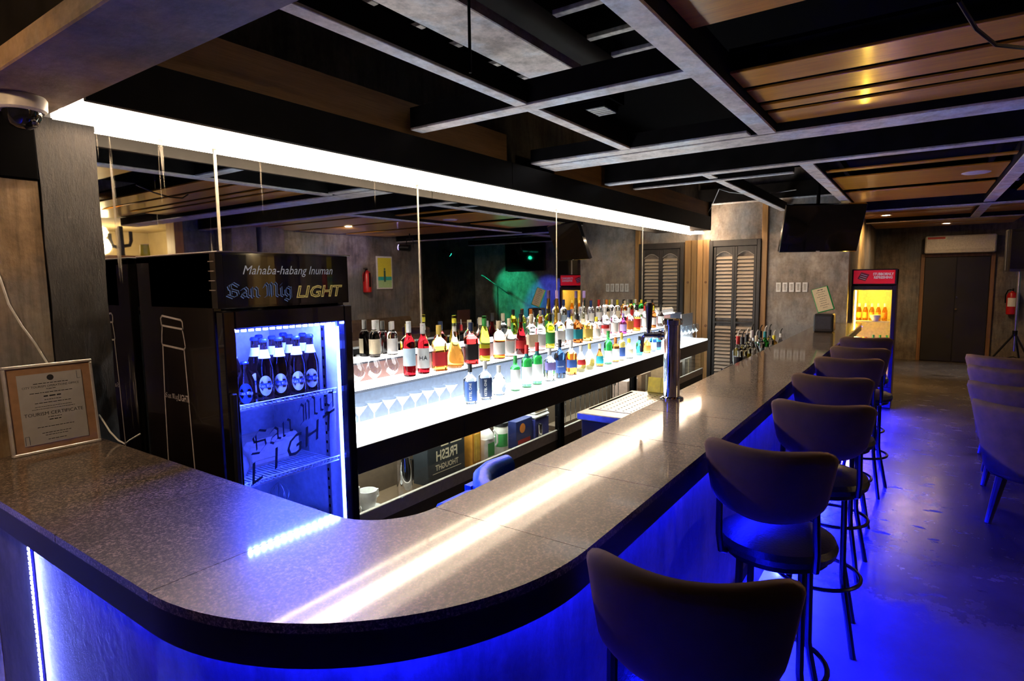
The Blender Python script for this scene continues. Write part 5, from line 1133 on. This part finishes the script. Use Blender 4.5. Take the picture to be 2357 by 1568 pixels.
# ------------------------------------------------------------------ things seen only in the mirror
t = thing('yellow_poster', 'framed yellow and green poster on the opposite wall, seen in the mirror', 'poster', (8.03, -3.53, 1.47))
part(t, 'frame', G().box(-.20,.20,-.008,.018,0,.63,.004), WHITEPL); part(t, 'upper_print', G().box(-.175,.175,.018,.0195,.24,.60), LB['yellow'], smooth=False); part(t, 'sea_print', G().box(-.175,.175,.018,.0196,.17,.24), pm('print_sea', (.02,.45,.38), .5), smooth=False); part(t, 'sand_print', G().box(-.175,.175,.018,.0195,.03,.17), pm('print_mint', (.45,.70,.30), .5), smooth=False); part(t, 'figure_print', G().box(-.03,.02,.0196,.0205,.14,.36,.0002).cyl((-.005,.0196,.385),(-.005,.0205,.385), .022, n=14), pm('print_dark_green', (.03,.12,.08), .5), smooth=False)
e2_ = extinguisher('red fire extinguisher on the opposite wall, seen in the mirror', (7.52, -3.45, 1.42), pi/2)
t = thing('concrete_pillar', 'pale concrete pillar against the opposite wall, seen in the mirror', 'pillar', (5.15, -3.3, 0)); part(t, 'shaft', G().box(-.42,-.03,-.24,.2,0,2.9,.01), CONC_END); part(t, 'shaft', G().box(.03,.42,-.24,.22,0,2.9,.01), CONC_END)
t = thing('stage_pillar', 'pale concrete stage pier lit green, seen in the mirror', 'pillar', (13.3, -4.3, 0)); part(t, 'shaft', G().box(-.2,.2,-1.0,1.8,0,2.9,.01), CONC_END); part(t, 'cap', G().box(-.22,.2,-1.02,1.82,2.75,2.9,.01), BEAMD)
t = thing('stage_television', 'black television on the stage wall, seen in the mirror', 'television', (13.03, -3.55, 1.85)); part(t, 'case', G().box(-.04,.04,-.62,.62,0,.72,.008), BLKGLOSS); part(t, 'screen', G().box(-.0415,-.039,-.59,.59,.03,.69), MATS['dark_screen'], smooth=False); part(t, 'wall_bracket', G().box(.04,.06,-.1,.1,.2,.5), BLACKM, smooth=False)
t = thing('microphone_stand', 'black microphone stand on the stage, seen in the mirror', 'microphone stand', (12.2, -3.85, 0)); part(t, 'pole', G().cyl((0,0,.02),(0,0,1.45), .012, n=8), BLACKM); part(t, 'boom', G().cyl((0,.35,1.25),(0,-.4,1.7), .009, n=8), BLACKM); part(t, 'base', G().lathe([(0,0),(.14,0),(.14,.02),(.02,.03),(0,.03)], 20), BLACKM); part(t, 'microphone', G().cyl((0,-.4,1.7),(0,-.5,1.74), .016, .026, 12), DARKPL)
def stage_light(label, loc, tgt, col, e, sp):
    t = thing('stage_light', label, 'stage light', loc)
    d = (Vector(tgt)-Vector(loc)).normalized()
    part(t, 'can', G().cyl((0,0,0), tuple(d*.2), .06, n=18), BLACKM); part(t, 'lens', G().cyl(tuple(d*.2), tuple(d*.206), .054, n=18), emat('lens_'+label.split()[1], col, 25)); part(t, 'yoke', G().tube([(0,-.08,0),(0,-.08,.16),(0,.08,.16),(0,.08,0)], .008, 6), BLACKM); part(t, 'hanger', G().cyl((0,0,.16),(0,0,2.95-loc[2]), .01, n=6), BLACKM)
    lamp('SPOT', 'stage_beam', tuple(Vector(loc)+d*.23), e, col, .05, tgt, sp, .5, parent=t)
stage_light('small green stage spotlight, seen in the mirror', (11.0, -4.6, 2.35), (13.1, -3.9, 1.25), (.02,1.0,.50), 260, 42)
stage_light('small blue stage spotlight, seen in the mirror', (11.3, -2.6, 2.35), (13.1, -2.9, 1.0), (.05,.08,1.0), 260, 42)
stage_light('small violet stage spotlight, seen in the mirror', (7.6, -2.4, 2.2), (7.2, -3.5, 2.3), (.45,.35,1.0), 14, 70)
for i, (x, y) in enumerate(((9.8,-5.3),(10.4,-5.3))):
    t = thing('light_bar', f'green glowing ceiling light bar over the stage recess, {["nearer","farther"][i]} one in the mirror', 'light bar', (x, y, 2.5)); part(t, 'tube', G().box(-.2,.2,-.05,.05,0,.012), emat('green_tube', (.05,1.0,.65), 2.2), smooth=False); part(t, 'housing', G().box(-.21,.21,-.06,.06,.012,.06,.004), BLACKM); part(t, 'hanger', G().cyl((0,0,.06),(0,0,.45), .01, n=6), BLACKM)
t = thing('wall_sofa', 'long brown sofa along the opposite wall, seen in the mirror', 'sofa', (7.0, -3.15, 0)); part(t, 'seat', G().box(-1.5,1.6,-.3,.4,.12,.45,.04), VELVETG); part(t, 'back', G().box(-1.5,1.6,-.36,-.2,.12,.92,.05), VELVETG)
for sx in (-1.4, 1.5):
    for sy in (-.25, .33): part(t, 'leg', G().cyl((sx,sy,.12),(sx,sy,0), .025, n=8), MATS['dark_leg_wood'])
t = thing('lounge_table', 'round dark lounge table in front of the sofa, seen in the mirror', 'table', (7.0, -2.1, 0)); part(t, 'top', G().lathe([(0,.70),(.4,.70),(.41,.71),(.41,.73),(.4,.74),(0,.74)], 30), pm('table_wood', (.12,.06,.03), .35)); part(t, 'stem', G().cyl((0,0,.03),(0,0,.7), .03), BLACKM); part(t, 'foot', G().lathe([(0,0),(.25,0),(.25,.015),(.04,.03),(0,.03)], 24), BLACKM)
t = thing('side_chair', 'dark wooden chair on the stage side, seen in the mirror', 'chair', (10.4, -3.3, 0)); WDK = MATS['table_wood']
part(t, 'seat', G().box(-.22,.22,-.22,.22,.43,.46,.006), WDK); part(t, 'backrest', G().box(-.22,.22,-.23,-.2,.46,.95,.006), WDK)
for sx in (-.2,.2):
    for sy in (-.2,.2): part(t, 'leg', G().box(sx-.018,sx+.018,sy-.018,sy+.018,0,.43,.002), WDK)
t = thing('wire_chair', 'slim black wire chair in the cream back room, seen in the mirror', 'chair', (3.75, -4.3, 0))
part(t, 'seat', G().lathe([(0,.44),(.2,.44),(.2,.46),(0,.465)], 22), BLACKM)
for k in range(3): part(t, 'back_hoop', G().tube([((.19-.05*k)*cos(pi*i/14), .18, .46+(.55-.06*k)*sin(pi*i/14)**.6) for i in range(15)], .006, 6), BLACKM)
for k in range(4):
    a = radians(45+90*k); part(t, 'leg', G().cyl((.16*cos(a),.16*sin(a),.44),(.2*cos(a),.2*sin(a),0), .008, n=6), BLACKM)
t = thing('cactus_sculpture', 'dark cactus-shaped ornament on the transom of the lit opening, in the mirror', 'ornament', (3.5, -3.6, 2.0002)); part(t, 'stem', G().tube([(0,0,0),(0,0,.38)], [.035,.03], 10), pm('cactus_dark', (.02,.018,.012), .6)); part(t, 'arm', G().tube([(0,0,.12),(.10,0,.14),(.12,0,.20),(.12,0,.32)], .022, 8), MATS['cactus_dark']); part(t, 'arm', G().tube([(0,0,.10),(-.10,0,.12),(-.13,0,.2),(-.13,0,.28)], .022, 8), MATS['cactus_dark'])
t = thing('yellow_vase', 'bright yellow vase beside the cactus ornament, in the mirror', 'vase', (3.78, -3.6, 2.0002)); part(t, 'vase', G().lathe([(0,0),(.05,0),(.06,.02),(.055,.10),(.05,.15),(.044,.15),(.048,.1),(0,.02)], 20), LB['yellow']); part(t, 'rim', G().lathe([(.044,.149),(.052,.149),(.052,.156),(.044,.156)], 20), LB['gold'])
t = thing('back_room_lamp', 'warm ceiling lamp in the cream back room, seen in the mirror', 'lamp', (3.8, -5.0, 2.4)); part(t, 'globe', G().lathe([(0,-.1),(.07,-.07),(.1,0),(.07,.07),(0,.1)], 20), emat('back_room_globe', (1.0,.75,.35), 14)); part(t, 'stem', G().cyl((0,0,.09),(0,0,.1), .015), BLACKM)
lamp('POINT', 'back_room_light', (3.8,-5.0,2.2), 45, (1.0,.75,.40), .12, parent=t)
